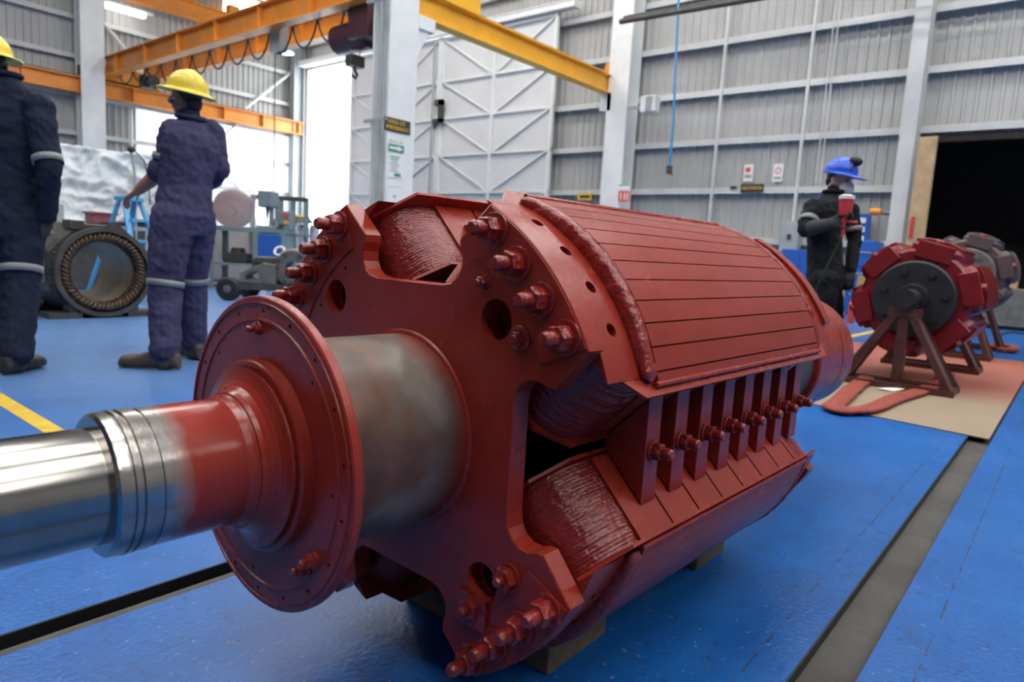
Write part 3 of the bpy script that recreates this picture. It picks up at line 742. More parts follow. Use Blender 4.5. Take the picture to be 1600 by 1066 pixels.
ub = empty('upper_tie_beam', (11.3, 24.1, 7.98), 0, 'orange upper tie beam high on the far left wall', 'beam')
q = MB(); i_beam(q, (-2.4, 0, 0), (2.1, 0, 0), 0.55, 0.3); q.build('girder', 'orange', ub)
for x in (-1.6, 0, 1.6): q = MB(); q.box((x-0.18, -0.15, 0.55), (x+0.18, 0.15, 0.85)); q.build('bracket', 'orange', ub)
# ------------------------------------------------------------------ lamps
a, b_ = gy(166, 8, 24.0), gy(226, 25, 24.0)
ft = empty('fluorescent_lamp', (a+b_)/2, 0, 'lit fluorescent batten high on the far left wall', 'lamp')
q = MB(); h = (b_.x-a.x)/2; q.box((-h, -0.09, -0.07), (h, 0.09, 0.07)); q.build('tube', 'tube', ft)
q = MB(); q.box((-h-0.06, -0.06, 0.07), (h+0.25, 0.06, 0.14)); q.build('housing', 'white_steel', ft)
q = MB(); q.box((-0.02, 0.06, 0.08), (0.02, 0.30, 0.12)); q.build('wall_bracket', 'white_steel', ft)
for (px, py, X, r_, lab) in ((447, 83, 13.2, 0.24, 'lit high bay lamp in front of the bright doorway corner'), (377, 65, 12.2, 0.11, 'small lit lamp behind the crane bridge festoon')):
    p = gx(px, py, X); hb = empty('high_bay_lamp', p, 0, lab, 'lamp')
    q = MB(); q.lathe([(0.02, 0.0), (0.02, r_*0.9), (0.0, r_)], 20, axis='z', cap=False); q.lathe([(0.0, r_), (-0.01, r_*0.7), (-0.02, 0.0)], 20, axis='z', cap=False); q.build('lens', 'lamp_warm', hb)
    q = MB(); q.lathe([(0.025, r_), (0.16, r_*0.5), (0.30, r_*0.4), (0.30, 0.0)], 20, axis='z', cap=False); q.build('reflector', 'grey_steel', hb)
    q = MB(); q.tube([(0, 0, 0.3), (0, 0, ZC-p.z)], 0.012, 6); q.build('suspension_rod', 'grey_steel', hb)
# pipe run and hose high on the right
pa, pb = gx(1005, 27, 14.2), gx(1150, -4, 14.2)
pr = empty('pipe_run', (14.2, pa.y, pa.z), 0, 'dark pipes crossing the top of the back wall', 'pipe')
for dx, dz, r_ in ((0, 0, 0.06), (0.15, 0.12, 0.045), (0.3, 0.2, 0.03)):
    q = MB(); q.tube([(dx, 0.6, dz), (dx, pb.y-pa.y-6, dz+pb.z-pa.z-0.2)], r_, 10); q.build('pipe', 'dark_iron', pr)
for yy in (0.3, -1.7): q = MB(); q.tube([(0.1, yy, 0.2), (0.1, yy, ZC-pa.z)], 0.015, 6); q.build('hanger', 'grey_steel', pr)
ha, hb2 = gx(1059, 18, 14.2), gx(1046, 262, 14.2)
hz = empty('air_hose', (14.2, hb2.y, hb2.z), 0, 'blue air hose hanging in front of the ribbed wall', 'hose')
q = MB(); q.tube([(0, 0, 0.0), (0, 0.0, 1.0), (0, (ha.y-hb2.y)*0.6, 2.4), (0, ha.y-hb2.y, ha.z-hb2.z+0.3)], 0.028, 8); q.build('tubing', 'blue_hose', hz)
q = MB(); q.box((-0.05, -0.05, -0.14), (0.05, 0.05, 0.04)); q.tube([(0, 0, -0.1), (0.02, -0.08, -0.16)], 0.02, 6); q.build('coupling', 'dark_iron', hz)
# ================================================================== the big salient pole rotor
RB = 0.062                                    # it rests on timbers this high
rotor = empty('machine_rotor', (1.0, 0.95, RB), -0.036, 'large red painted salient pole rotor with bare steel shaft lying on timbers', 'rotor')
ZA = 0.5098-RB                                # height of the axis above the base
def L(x, xr, yu): return (x, -xr, ZA+yu)
AX = (0, 0, ZA)
# shaft
q = MB(); q.lathe([(-1.25, 0.070), (-1.24, 0.0784), (-0.664, 0.0784)], 64, org=AX); q.build('shaft_journal', 'journal', rotor)
pr_ = [(-0.672, 0.080), (-0.672, 0.092), (-0.668, 0.0965), (-0.655, 0.0975), (-0.6545, 0.0955), (-0.651, 0.0955), (-0.6505, 0.0985), (-0.6455, 0.0985), (-0.645, 0.0945), (-0.640, 0.0945), (-0.6395, 0.098), (-0.621, 0.0978), (-0.6205, 0.0945), (-0.616, 0.0945), (-0.6155, 0.0965), (-0.59, 0.0963), (-0.515, 0.0963),
       (-0.502, 0.0965), (-0.492, 0.0985), (-0.487, 0.101), (-0.4865, 0.104), (-0.480, 0.107), (-0.472, 0.113), (-0.466, 0.121), (-0.4625, 0.130), (-0.460, 0.141)]
q = MB(); q.lathe(pr_, 72, org=AX); q.build('shaft_neck', 'neck', rotor)
# end disc with its rings, tapped holes and studs
def Lx(u, v, h): return L(h, u, v)
holes = [circle(0.2275*math.cos(math.radians(9+20*k)), 0.2275*math.sin(math.radians(9+20*k)), 0.0036, 10) for k in range(18)]
holes += [circle(0.200*math.cos(math.radians(a)), 0.200*math.sin(math.radians(a)), 0.0034, 10) for a in (44, -4, 135, -96, 188)]
q = MB(); q.prism(circle(0, 0, 0.2505, 96), holes, Lx, -0.418, -0.434, ch=0.0022, smooth_side=True); disc = q.build('end_disc', 'red', rotor)
q = MB(); q.lathe([(-0.418, 0.245), (-0.414, 0.245), (-0.414, 0.17)], 72, org=AX, cap=False); q.build('rear_face', 'red', disc)
q = MB(); q.lathe([(-0.434, 0.1525), (-0.449, 0.1515), (-0.4515, 0.149), (-0.4525, 0.146), (-0.4525, 0.135), (-0.460, 0.133), (-0.4605, 0.12)], 72, org=AX, cap=False); q.build('boss', 'red', disc)
q = MB(); q.lathe([(-0.434, 0.2165), (-0.4362, 0.2150), (-0.4362, 0.2120), (-0.434, 0.2105)], 96, org=AX, cap=False); q.build('ring_ridge', 'red', disc)
q = MB(); q.lathe([(-0.434, 0.2415), (-0.4365, 0.2405), (-0.4365, 0.2395), (-0.434, 0.2385)], 96, org=AX, cap=False); q.build('rim_ridge', 'red', disc)
def bolt_mb(rw_, rn, rs, hn, hs):
    """washer, hex nut and stud pointing to -x from x = 0"""
    q = MB()
    q.lathe([(0, rw_), (-0.004, rw_), (-0.005, rw_*0.94), (-0.005, 0)], 24, cap=False)
    q.lathe([(-0.005, rn), (-0.005-hn*0.85, rn), (-0.005-hn, rn*0.86), (-0.005-hn, 0)], 6, smooth=False, cap=False)
    q.lathe([(-0.005-hn, rs), (-hn-hs*0.8, rs), (-hn-hs, rs*0.72), (-hn-hs, 0)], 14, cap=False)
    return q
def place(o, x, xr, yu, parent, spin=0.0):
    return copy_part(o, parent, loc=L(x, xr, yu), rot=(spin, 0, 0))
ds = bolt_mb(0.011, 0.009, 0.0055, 0.006, 0.016); b0 = ds.build('disc_stud', 'red_rough', disc, loc=L(-0.434, 0.2*math.cos(math.radians(92)), 0.2*math.sin(math.radians(92))))
b1 = bolt_mb(0.014, 0.011, 0.0075, 0.010, 0.016).build('disc_stud', 'red_rough', disc, loc=L(-0.434, 0.197*math.cos(math.radians(-45)), 0.197*math.sin(math.radians(-45))))
place(b1, -0.434, 0.2*math.cos(math.radians(-37.5)), 0.2*math.sin(math.radians(-37.5)), disc, 0.4)
# bare barrel
q = MB(); q.lathe([(-0.416, 0.177), (-0.1475, 0.177)], 96, org=AX, cap=False); q.build('hub_barrel', 'barrel', rotor)
# cross shaped end plates
G = [(0.416, -0.2015), (0.357, -0.134), (0.343, -0.134), (0.325, -0.140), (0.306, -0.139), (0.291, -0.131), (0.280, -0.115), (0.276, -0.092),
     (0.276, 0.092), (0.280, 0.115), (0.291, 0.131), (0.306, 0.139), (0.325, 0.140), (0.343, 0.134), (0.357, 0.134), (0.416, 0.2015)]
outl = []
for k in range(4):
    c_, s_ = math.cos(k*PI/2), math.sin(k*PI/2)
    outl += [(x*c_-y*s_, x*s_+y*c_) for x, y in G]
    outl += arc(0, 0, 0.4622, 25.84+90*k, 64.16+90*k, 22)[1:-1]
big = [circle(0.322*math.cos(math.radians(45+90*k)), 0.322*math.sin(math.radians(45+90*k)), 0.0345, 32) for k in range(4)]
tap = [circle(0.349*math.cos(math.radians(a)), 0.349*math.sin(math.radians(a)), 0.004, 10) for a in (124.4, 144.3)]
hubhole = circle(0, 0, 0.10, 40)
q = MB(); q.prism(outl, big+tap, Lx, -0.107, -0.147, ch=0.0018, smooth_side=False); plate = q.build('end_plate', 'red', rotor)
q = MB(); q.lathe([(-0.147, 0.186), (-0.1505, 0.183), (-0.1525, 0.1765)], 96, org=AX, cap=False); q.build('weld_fillet', 'red', plate)
seg_o = arc(0, 0, 0.3705, 26.5, 63.5, 18); seg_i = arc(0, 0, 0.4605, 63.3, 26.7, 20)
def seg_out(k):
    c_, s_ = math.cos(k*PI/2), math.sin(k*PI/2)
    a_ = arc(0, 0, 0.3705, 62.8, 27.2, 18); b_2 = arc(0, 0, 0.4598, 26.4, 63.6, 22)
    return [(x*c_-y*s_, x*s_+y*c_) for x, y in b_2+a_]
for k in (0, 1, 2, 3):
    q = MB(); q.prism(seg_out(k), [], Lx, -0.147, -0.1495, ch=0.0009); q.build('clamp_segment', 'red', plate)
bm_ = bolt_mb(0.0285, 0.0215, 0.0125, 0.024, 0.032)
bolt0 = None
for k in range(4):
    ph = math.radians(45+90*k); e = (math.cos(ph), math.sin(ph)); t_ = (math.sin(ph), -math.cos(ph))
    for i, off in enumerate((-0.111, -0.037, 0.037, 0.111)):
        xr, yu = 0.418*e[0]+off*t_[0], 0.418*e[1]+off*t_[1]
        if bolt0 is None: bolt0 = bm_.build('stud_bolt', 'red_rough', plate, loc=L(-0.1495, xr, yu)); continue
        place(bolt0, -0.1495, xr, yu, plate, 0.3*i+k)
sb0 = bolt_mb(0.021, 0.0125, 0.0075, 0.008, 0.012).build('small_bolt', 'red_rough', plate, loc=L(-0.147, 0.349*math.cos(math.radians(35.8)), 0.349*math.sin(math.radians(35.8))))
sb1 = bolt_mb(0.012, 0.0105, 0.006, 0.010, 0.012).build('small_bolt', 'red_rough', plate, loc=L(-0.147, 0.349*math.cos(math.radians(55.3)), 0.349*math.sin(math.radians(55.3))))
place(bm_.build('small_bolt', 'red_rough', plate), 0, 0, 0, plate) if False else None
for a in (-34.2,):
    o = bolt_mb(0.026, 0.022, 0.0095, 0.016, 0.018).build('small_bolt', 'red_rough', plate, loc=L(-0.147, 0.349*math.cos(math.radians(a)), 0.349*math.sin(math.radians(a))))
    place(o, -0.147, 0.350*math.cos(math.radians(-53)), 0.350*math.sin(math.radians(-53)), plate, 0.5)
q = MB(); q.obox(L(-0.153, 0.214, -0.283), (0.004, 0, 0), (0, 0.034, 0), (0, 0, 0.028)); o = q.build('lock_plate', 'red_rough', plate)
q = MB(); q.prism(outl, big, Lx, 0.967, 0.927, ch=0.0018); rplate = q.build('end_plate', 'red', rotor)
bolt_r = bolt_mb(0.0285, 0.0215, 0.0125, 0.024, 0.032).build('stud_bolt', 'red_rough', rplate, loc=L(0.967, 0.418*math.cos(PI/4), 0.418*math.sin(PI/4)), rot=(0, 0, PI))
for k in range(4):
    ph = math.radians(45+90*k); e = (math.cos(ph), math.sin(ph)); t_ = (math.sin(ph), -math.cos(ph))
    for off in (-0.111, -0.037, 0.111): copy_part(bolt_r, rplate, loc=L(0.967, 0.418*e[0]+off*t_[0], 0.418*e[1]+off*t_[1]))
# inner spider and the rear drum
q = MB(); q.lathe([(-0.107, 0.20), (0.927, 0.20)], 48, org=AX, cap=False); q.build('spider_core', 'core', rotor)
q = MB(); q.lathe([(0.967, 0.205), (1.56, 0.205)], 64, org=AX, cap=False); q.build('rear_barrel', 'dark_iron', rotor)
q = MB(); q.lathe([(1.55, 0.18), (1.55, 0.222), (1.556, 0.228), (1.80, 0.228), (1.805, 0.222), (1.805, 0.18)], 72, org=AX, cap=False); drum = q.build('rear_drum', 'red', rotor)
q = MB(); q.lathe([(1.815, 0.12), (1.815, 0.218), (1.822, 0.226), (1.95, 0.226), (1.957, 0.22), (1.957, 0.08)], 72, org=AX, cap=False); q.build('brake_ring', 'red', drum)
q = MB(); q.lathe([(1.80, 0.12), (2.05, 0.12), (2.05, 0.08), (2.35, 0.08), (2.36, 0.07)], 48, org=AX); q.build('rear_shaft', 'journal', rotor)

# ---- one pole with coil, collars and bars, then three copies turned about the axis
C0, RF = 0.0775, 0.3975
def dface(t): return C0+math.sqrt(RF*RF-t*t)
def Pd(x, d, t): return (x, -d, -t)
XP0, XP1, XM = 0.02, 0.80, 0.41
def make_pole():
    q = MB(); q.obox((XM, -0.275, 0), (0.39, 0, 0), (0, 0.125, 0), (0, 0, 0.13)); pole = q.build('pole', 'core', rotor, loc=AX)
    # shoe core
    ts = [-0.206+0.412*i/30 for i in range(31)]
    ol = [(t, dface(t)-0.0125) for t in ts]; ol = [(-0.206, 0.4065)]+ol+[(0.206, 0.4065)]
    q = MB(); q.prism(ol[::-1], [], lambda u, v, h: Pd(h, v, u), XP0, XP1); q.build('shoe_core', 'core', pole)
    # bars between the slots
    edge = []
    for j in range(-5, 6):
        t = 0.0
        for _ in range(30): t = dface(t)*math.tan(math.radians(5.0*j))
        edge.append(t)
    edge = [-0.2125]+edge+[0.2125]
    g = 0.0013
    for ta, tb in zip(edge, edge[1:]):
        ta += g; tb -= g
        tt = [ta+(tb-ta)*i/4 for i in range(5)]
        ol = [(t, dface(t)) for t in tt]+[(tb, dface(tb)-0.013), (ta, dface(ta)-0.013)]
        q = MB(); q.prism(ol[::-1], [], lambda u, v, h: Pd(h, v, u), XP0-0.002, XP1+0.002, ch=0.0006); q.build('pole_bar', 'red_bar', pole)
    # shoe lip along both long edges
    for sg in (-1, 1):
        q = MB(); q.tube([Pd(XP0-0.01, 0.4115, sg*0.2145), Pd(XP1+0.01, 0.4115, sg*0.2145)], 0.0050, 12); q.build('shoe_lip', 'red', pole)
    # lumpy damper rings
    for x_c, hw in ((0.002, 0.0165), (XP1+0.012, 0.010)):
        vs = []; n = 12; K = 90; fs = []
        for i in range(K+1):
            t = -0.209+0.418*i/K; o_ = dface(t)+0.0035; i_ = max(0.4075, o_-0.040); c_ = (o_+i_)/2; hh = (o_-i_)/2
            endk = min(1, min(i, K-i)/3+0.35)
            for k in range(n):
                a = 2*PI*k/n; ca, sa = math.cos(a), math.sin(a)
                px_ = math.copysign(abs(ca)**0.6, ca)*hw*endk; pd_ = math.copysign(abs(sa)**0.6, sa)*hh*endk
                lump = noise.noise(Vector((t*45, pd_*60, x_c*9+px_*40)))*0.0035
                vs.append(Pd(x_c+px_*(1+lump*40), c_+pd_+lump*0.6, t))
        for i in range(K):
            for k in range(n): k2 = (k+1) % n; fs.append((i*n+k, i*n+k2, (i+1)*n+k2, (i+1)*n+k))
        fs += [tuple(range(n-1, -1, -1)), tuple(K*n+k for k in range(n))]
        q = MB(); q.add(vs, fs, 0, True); q.build('damper_ring', 'red_rough', pole)
    # end blocks with radial bolt holes
    for xa, xb, front in ((-0.106, -0.012, True), (0.832, 0.926, False)):
        th = [math.radians(-25.6+51.2*i/26) for i in range(27)]; r_ = 0.4525
        ol = [(r_*math.sin(a), r_*math.cos(a)) for a in th]
        ol = [(-0.1955, 0.4075)]+ol[1:-1]+[(0.1955, 0.4075)]
        q = MB(); q.prism(ol[::-1], [], lambda u, v, h: Pd(h, v, u), xa, xb, ch=0.0006); blk = q.build('end_block', 'red', pole)
        cut = MB()
        for a in (-15, -5, 5, 15):
            a_ = math.radians(a); p0, p1 = Pd((xa+xb)/2+0.004, 0.42*math.cos(a_), 0.42*math.sin(a_)), Pd((xa+xb)/2+0.004, 0.50*math.cos(a_), 0.50*math.sin(a_))
            cut.tube([p0, p1], 0.0115, 16, smooth=False)
        co = bpy.data.objects.new('cut_tmp', cut.mesh('cut_tmp')); COL.objects.link(co)
        co.parent = pole
        bo_ = blk.modifiers.new('b', 'BOOLEAN'); bo_.object = co; bo_.operation = 'DIFFERENCE'; bo_.solver = 'EXACT'
        dg = bpy.context.evaluated_depsgraph_get(); dg.update()
        me = bpy.data.meshes.new_from_object(blk.evaluated_get(dg)); blk.modifiers.clear(); old = blk.data; blk.data = me; bpy.data.meshes.remove(old)
        bpy.data.objects.remove(co)
    # collars (flanges) of the coil
    def collar(tw, tc, xc, xe, d0, d1, notch, nm):
        xr_ = 2*XM
        pts = [(xe, -tc), (xc, -tw)]
        def nk(sg):
            out = []
            if notch:
                for kx in range(8):
                    x_ = 0.084+0.1036*kx+0.060
                    out += [(x_-0.003, sg*tw), (x_-0.003, sg*(tw-0.040)), (x_+0.003, sg*(tw-0.040)), (x_+0.003, sg*tw)]
            return out
        pts += [p for p in nk(-1) if p[0] < xr_-xc-0.01]
        pts += [(xr_-xc, -tw), (xr_-xe, -tc), (xr_-xe, tc), (xr_-xc, tw)]
        pts += [p for p in nk(1) if p[0] < xr_-xc-0.01][::-1]
        pts += [(xc, tw), (xe, tc)]
        q = MB(); q.prism(pts, [], lambda u, v, h: Pd(u, h, v), d0, d1); q.build(nm, 'red', pole)
    collar(0.231, 0.155, -0.028, -0.102, 0.4000, 0.4063, False, 'outer_collar')
    collar(0.2125, 0.163, -0.030, -0.096, 0.2245, 0.2305, False, 'inner_collar')
    # smooth cover plates along the straight coil sides
    xe = [0.030]+[0.084+0.1036*k+0.060 for k in range(7)]+[0.79]
    for sg in (-1, 1):
        for xa, xb in zip(xe, xe[1:]):
            q = MB(); q.box(Pd(xa+0.003, 0.2345, sg*0.198), Pd(xb-0.003, 0.3995, sg*0.2065)); q.build('side_plate', 'red', pole)
    # coil: stacked turns round a rounded rectangle
    def ctr(k):
        x0_, x1_, T, r_ = -0.090+k, 0.910-k, 0.2005-k, 0.088-k; out = []
        for (cx, cy, a0) in ((x1_-r_, T-r_, 0), (x0_+r_, T-r_, 90), (x0_+r_, -T+r_, 180), (x1_-r_, -T+r_, 270)): out += arc(cx, cy, r_, a0, a0+90, 9)
        return out
    lay = []; nl = 26; d0, d1 = 0.231, 0.3998; h = (d1-d0)/nl
    for i in range(nl):
        da = d0+h*i
        bulge = 0.002*math.sin(PI*(i+0.5)/nl)+random.uniform(-0.0006, 0.0006)
        lay += [(da, 0.0013-bulge), (da+0.3*h, 0.0002-bulge), (da+0.7*h, 0.0-bulge)]
    lay.append((d1, 0.0022)); vs = []; fs = []; n = len(ctr(0))
    for d, k in lay: vs += [Pd(x, d, t) for x, t in ctr(k)]
    for i in range(len(lay)-1):
        for j in range(n): j2 = (j+1) % n; fs.append((i*n+j, i*n+j2, (i+1)*n+j2, (i+1)*n+j))
    q = MB(); q.add(vs, fs, 0, True); q.build('coil', 'coil', pole)
    return pole
pole0 = make_pole()
pole0.rotation_euler = (-math.radians(45), 0, 0)
for k in (1, 2, 3):
    c = copy_part(pole0, rotor, rot=(-math.radians(45+90*k), 0, 0))
    for chd in list(pole0.children): copy_part(chd, c)
# wedge braces between neighbouring coils
q = MB(); q.prism([(0.306, -0.010), (0.392, -0.0975), (0.392, 0.0975), (0.306, 0.010)], [], lambda u, v, h: (h, -u, v), 0.0, 0.048, ch=0.0012); br0 = q.build('coil_brace', 'red', rotor, loc=(0.084, 0, ZA))
q = MB()
nm = bolt_mb(0.0195, 0.0165, 0.011, 0.016, 0.026)
q.add([(0.024 + v[1], -0.392+v[0], v[2]) for v in nm.v], nm.f, 0, True); q.sm = nm.sm[:]
nut0 = q.build('brace_nut', 'red_rough', br0)
for g_ in range(4):
    for k in range(8):
        if g_ == 0 and k == 0: continue
        c = copy_part(br0, rotor, loc=(0.084+0.1036*k, 0, ZA), rot=(-g_*PI/2, 0, 0)); copy_part(nut0, c)

# timbers under it
def timber(x0, x1, y0, y1, h, label):
    q = MB(); q.box((-(x1-x0)/2, -(y1-y0)/2, 0), ((x1-x0)/2, (y1-y0)/2, h), ch=0.004)
    tag(q.build('timber_block', 'wood', loc=((x0+x1)/2, (y0+y1)/2, 0)), label, 'timber', 'timbers under the big rotor')
timber(1.066, 1.287, 0.728, 1.16, RB, 'brown timber under the near end of the big red rotor')
timber(1.742, 1.93, 0.716, 1.16, RB, 'brown timber under the far end of the big red rotor')
# ================================================================== people
def unit(v): return Vector(v).normalized()
def catmull(pts, rad, sub=4):
    P = [Vector(p) for p in pts]; out = []; R = []
    for i in range(len(P)-1):
        p0, p1, p2, p3 = P[max(i-1, 0)], P[i], P[i+1], P[min(i+2, len(P)-1)]
        for k in range(sub):
            t = k/sub
            out.append(0.5*((2*p1)+(p2-p0)*t+(2*p0-5*p1+4*p2-p3)*t*t+(3*p1-p0-3*p2+p3)*t**3)); R.append(rad[i]+(rad[i+1]-rad[i])*t)
    out.append(P[-1]); R.append(rad[-1]); return out, R
class Body:
    def __init__(s): s.mb = MB(); s.zones = []
    def limb(s, pts, rad, zone, n=14, sub=4):
        o, r = catmull(pts, rad, sub); s.mb.tube(o, r, n)
        s.mb.ellipsoid(o[0], (r[0], 0, 0), (0, r[0], 0), (0, 0, r[0])); s.mb.ellipsoid(o[-1], (r[-1], 0, 0), (0, r[-1], 0), (0, 0, r[-1]))
        for i in range(len(pts)-1): s.zones.append((Vector(pts[i]), Vector(pts[i+1]), rad[i], rad[i+1], zone))
    def rings(s, rings, side, front, zone, n=20):
        """stack of (centre, half width, half depth)"""
        vs = []; fs = []; side, front = unit(side), unit(front)
        for c, a, b in rings:
            for k in range(n):
                t = 2*PI*k/n; ca, sa = math.cos(t), math.sin(t)
                vs.append(Vector(c)+side*a*math.copysign(abs(ca)**0.85, ca)+front*b*math.copysign(abs(sa)**0.85, sa))
        K = len(rings)
        for i in range(K-1):
            for k in range(n): k2 = (k+1) % n; fs.append((i*n+k, i*n+k2, (i+1)*n+k2, (i+1)*n+k))
        fs += [tuple(range(n-1, -1, -1)), tuple((K-1)*n+k for k in range(n))]
        s.mb.add(vs, fs, 0, True)
        for (c, a, b), (c2, a2, b2) in zip(rings, rings[1:]): s.zones.append((Vector(c), Vector(c2), (a+b)/2, (a2+b2)/2, zone))
    def blob(s, c, ax, ay, az, zone):
        s.mb.ellipsoid(c, ax, ay, az, 16, 10); s.zones.append((Vector(c), Vector(c)+Vector((0, 0, 1e-4)), (Vector(ax).length+Vector(ay).length+Vector(az).length)/3, 0.01, zone))
    def hand(s, W, d, pn, curl, zone, r=0.0088, thumb=1, spread=0.10):
        """wrist, direction of the fingers, palm normal; curl in radians for each joint; thumb +-1 picks its side"""
        d, pn = unit(d), unit(pn); pn = unit(pn-d*pn.dot(d)); sd = d.cross(pn)*thumb
        k = r/0.0088
        s.mb.obox(W+d*0.048*k, d*0.046*k, sd*0.036*k, pn*0.0125*k); s.zones.append((W, W+d*0.1, 0.035, 0.035, zone))
        s.mb.tube([W-d*0.02, W+d*0.03], [0.027*k, 0.026*k], 12)
        for i, (off, ln) in enumerate(((0.027, 0.075), (0.009, 0.084), (-0.009, 0.078), (-0.026, 0.060))):
            p = W+d*0.090*k+sd*off*k; a = 0; pts = [W+d*0.06*k+sd*off*k*0.9, p]
            fd = unit(d+sd*off*spread*20)
            for seg in (0.45, 0.32, 0.23):
                a += curl; v = fd*math.cos(a)+pn*math.sin(a); p = p+v*ln*seg*k; pts.append(p)
            s.mb.tube(pts, [r, r, r*0.98, r*0.9, r*0.75], 8); s.mb.ellipsoid(pts[-1], (r*0.75, 0, 0), (0, r*0.75, 0), (0, 0, r*0.75), 8, 6)
            for a_, b_ in zip(pts[1:], pts[2:]): s.zones.append((a_, b_, r, r, zone))
        p = W+d*0.028*k+sd*0.028*k; pts = [W+d*0.015*k+sd*0.012*k, p]
        for seg, (f1, f2, f3) in ((0.038, (0.55, 0.75, 0.25)), (0.030, (0.8, 0.3, 0.5)), (0.024, (0.85, 0.0, 0.6))):
            p = p+unit(d*f1+sd*f2+pn*f3*min(1.2, curl*1.6))*seg*k; pts.append(p)
        s.mb.tube(pts, [r*1.25, r*1.3, r*1.1, r, r*0.8], 8); s.mb.ellipsoid(pts[-1], (r*0.8, 0, 0), (0, r*0.8, 0), (0, 0, r*0.8), 8, 6)
        for a_, b_ in zip(pts[1:], pts[2:]): s.zones.append((a_, b_, r, r, zone))
    def head(s, c, up, face, zone):
        up, face = unit(up), unit(face); face = unit(face-up*face.dot(up)); sd = face.cross(up)
        s.blob(c+up*0.030-face*0.006, sd*0.076, face*0.096, up*0.092, zone)
        s.blob(c-up*0.035+face*0.018, sd*0.060, face*0.070, up*0.078, zone)
        s.blob(c-up*0.088+face*0.050, sd*0.030, face*0.030, up*0.022, zone)
        s.blob(c-up*0.020+face*0.097, sd*0.014, face*0.020, up*0.026, zone)
        s.blob(c-up*0.032+face*0.104, sd*0.017, face*0.012, up*0.010, zone)
        s.blob(c+up*0.020+face*0.085, sd*0.055, face*0.012, up*0.012, zone)
        s.blob(c-up*0.058+face*0.086, sd*0.024, face*0.009, up*0.006, zone)
        s.blob(c-up*0.070+face*0.083, sd*0.022, face*0.010, up*0.006, zone)
        for g in (-1, 1): s.blob(c-up*0.012+sd*g*0.078-face*0.012, sd*0.010, face*0.020+sd*g*0.006, up*0.032, zone)
    def foot(s, ankle, toe_dir, zone, ln=0.27, h=0.085):
        d = unit((toe_dir[0], toe_dir[1], 0)); sd = d.cross(Vector((0, 0, 1))); g = Vector((ankle[0], ankle[1], 0))
        rs = []
        for t, w, hh in ((-0.090, 0.032, 0.085), (-0.07, 0.042, 0.120), (0.0, 0.046, 0.130), (0.05, 0.048, 0.105), (0.095, 0.053, 0.085), (0.14, 0.053, 0.080), (0.17, 0.046, 0.068), (0.182, 0.030, 0.045)):
            rs.append((g+d*t*ln/0.27+Vector((0, 0, hh*0.5+0.004)), w, hh*0.5))
        s.rings(rs, sd, Vector((0, 0, 1)), zone, 14)
    def finish(s, name, mats, parent, wrinkle, voxel=0.0072):
        """mats: zone name -> material; fuse everything into one continuous skin"""
        o = bpy.data.objects.new(name, s.mb.mesh(name)); COL.objects.link(o)
        m = o.modifiers.new('r', 'REMESH'); m.mode = 'VOXEL'; m.voxel_size = voxel; m.use_smooth_shade = True
        sm = o.modifiers.new('s', 'SMOOTH'); sm.factor = 0.5; sm.iterations = 2
        dg = bpy.context.evaluated_depsgraph_get(); dg.update()
        me = bpy.data.meshes.new_from_object(o.evaluated_get(dg)); o.modifiers.clear(); o.data = me
        n = len(me.vertices); co = np.empty(n*3); me.vertices.foreach_get('co', co); co = co.reshape(-1, 3)
        best = np.full(n, 1e9); zi = np.zeros(n, int); names = list(mats)
        for a, b, ra, rb, z in s.zones:
            a_, b_ = np.array(a), np.array(b); ab = b_-a_; L2 = max(1e-9, ab@ab)
            t = np.clip((co-a_)@ab/L2, 0, 1); d = np.linalg.norm(co-(a_+t[:, None]*ab), axis=1)-(ra+(rb-ra)*t)
            k = d < best; best[k] = d[k]; zi[k] = names.index(z)
        no = np.empty(n*3); me.vertices.foreach_get('normal', no); no = no.reshape(-1, 3)
        for i in range(n):
            amp = wrinkle.get(names[zi[i]], 0)
            if amp:
                p = co[i]; q = Vector((p[0]*9, p[1]*9, p[2]*13))
                w = noise.noise(q)+0.6*noise.noise(q*2.3+Vector((3, 1, 2)))-1.1*abs(noise.noise(Vector((p[0]*14+p[2]*9, p[1]*14-p[2]*7, p[2]*10))))
                co[i] += no[i]*w*amp
        me.vertices.foreach_set('co', co.ravel())
        me.materials.clear()
        for z in names: me.materials.append(M[mats[z]])
        nl = len(me.loops); li = np.empty(nl, int); me.loops.foreach_get('vertex_index', li)
        np_ = len(me.polygons); ls = np.empty(np_, int); me.polygons.foreach_get('loop_start', ls)
        me.polygons.foreach_set('material_index', zi[li[ls]].astype(np.int32)); me.polygons.foreach_set('use_smooth', np.ones(np_, bool)); me.update()
        o.parent = parent
        o.matrix_parent_inverse = parent.matrix_world.inverted() if False else Matrix.Translation(-Vector(parent.location))
        return o
def child_w(mb, name, mat, parent):
    """build a mesh given in world coordinates under an unrotated empty"""
    loc = Vector(parent.location); mb.v = [tuple(Vector(v)-loc) for v in mb.v]
    return mb.build(name, mat, parent)
def band(parent, p, q, r, w=0.05, k=1.0):
    """reflective tape round a limb at p with axis towards q"""
    d = unit(Vector(q)-Vector(p)); p = Vector(p)
    m = MB(); a = d.cross(Vector((0.3, 0.9, 0.1))).normalized(); b = d.cross(a); n = 24; vs = []; prof = ((-w/2, r-0.004), (-w/2, r), (w/2, r), (w/2, r-0.004))
    for x, rr in prof:
        for i in range(n): t = 2*PI*i/n; vs.append(p+d*x+(a*math.cos(t)+b*math.sin(t))*rr)
    m.add(vs, [(j*n+i, j*n+(i+1) % n, (j+1)*n+(i+1) % n, (j+1)*n+i) for j in range(3) for i in range(n)], 0, True)
    return child_w(m, 'reflective_band', 'band', parent)
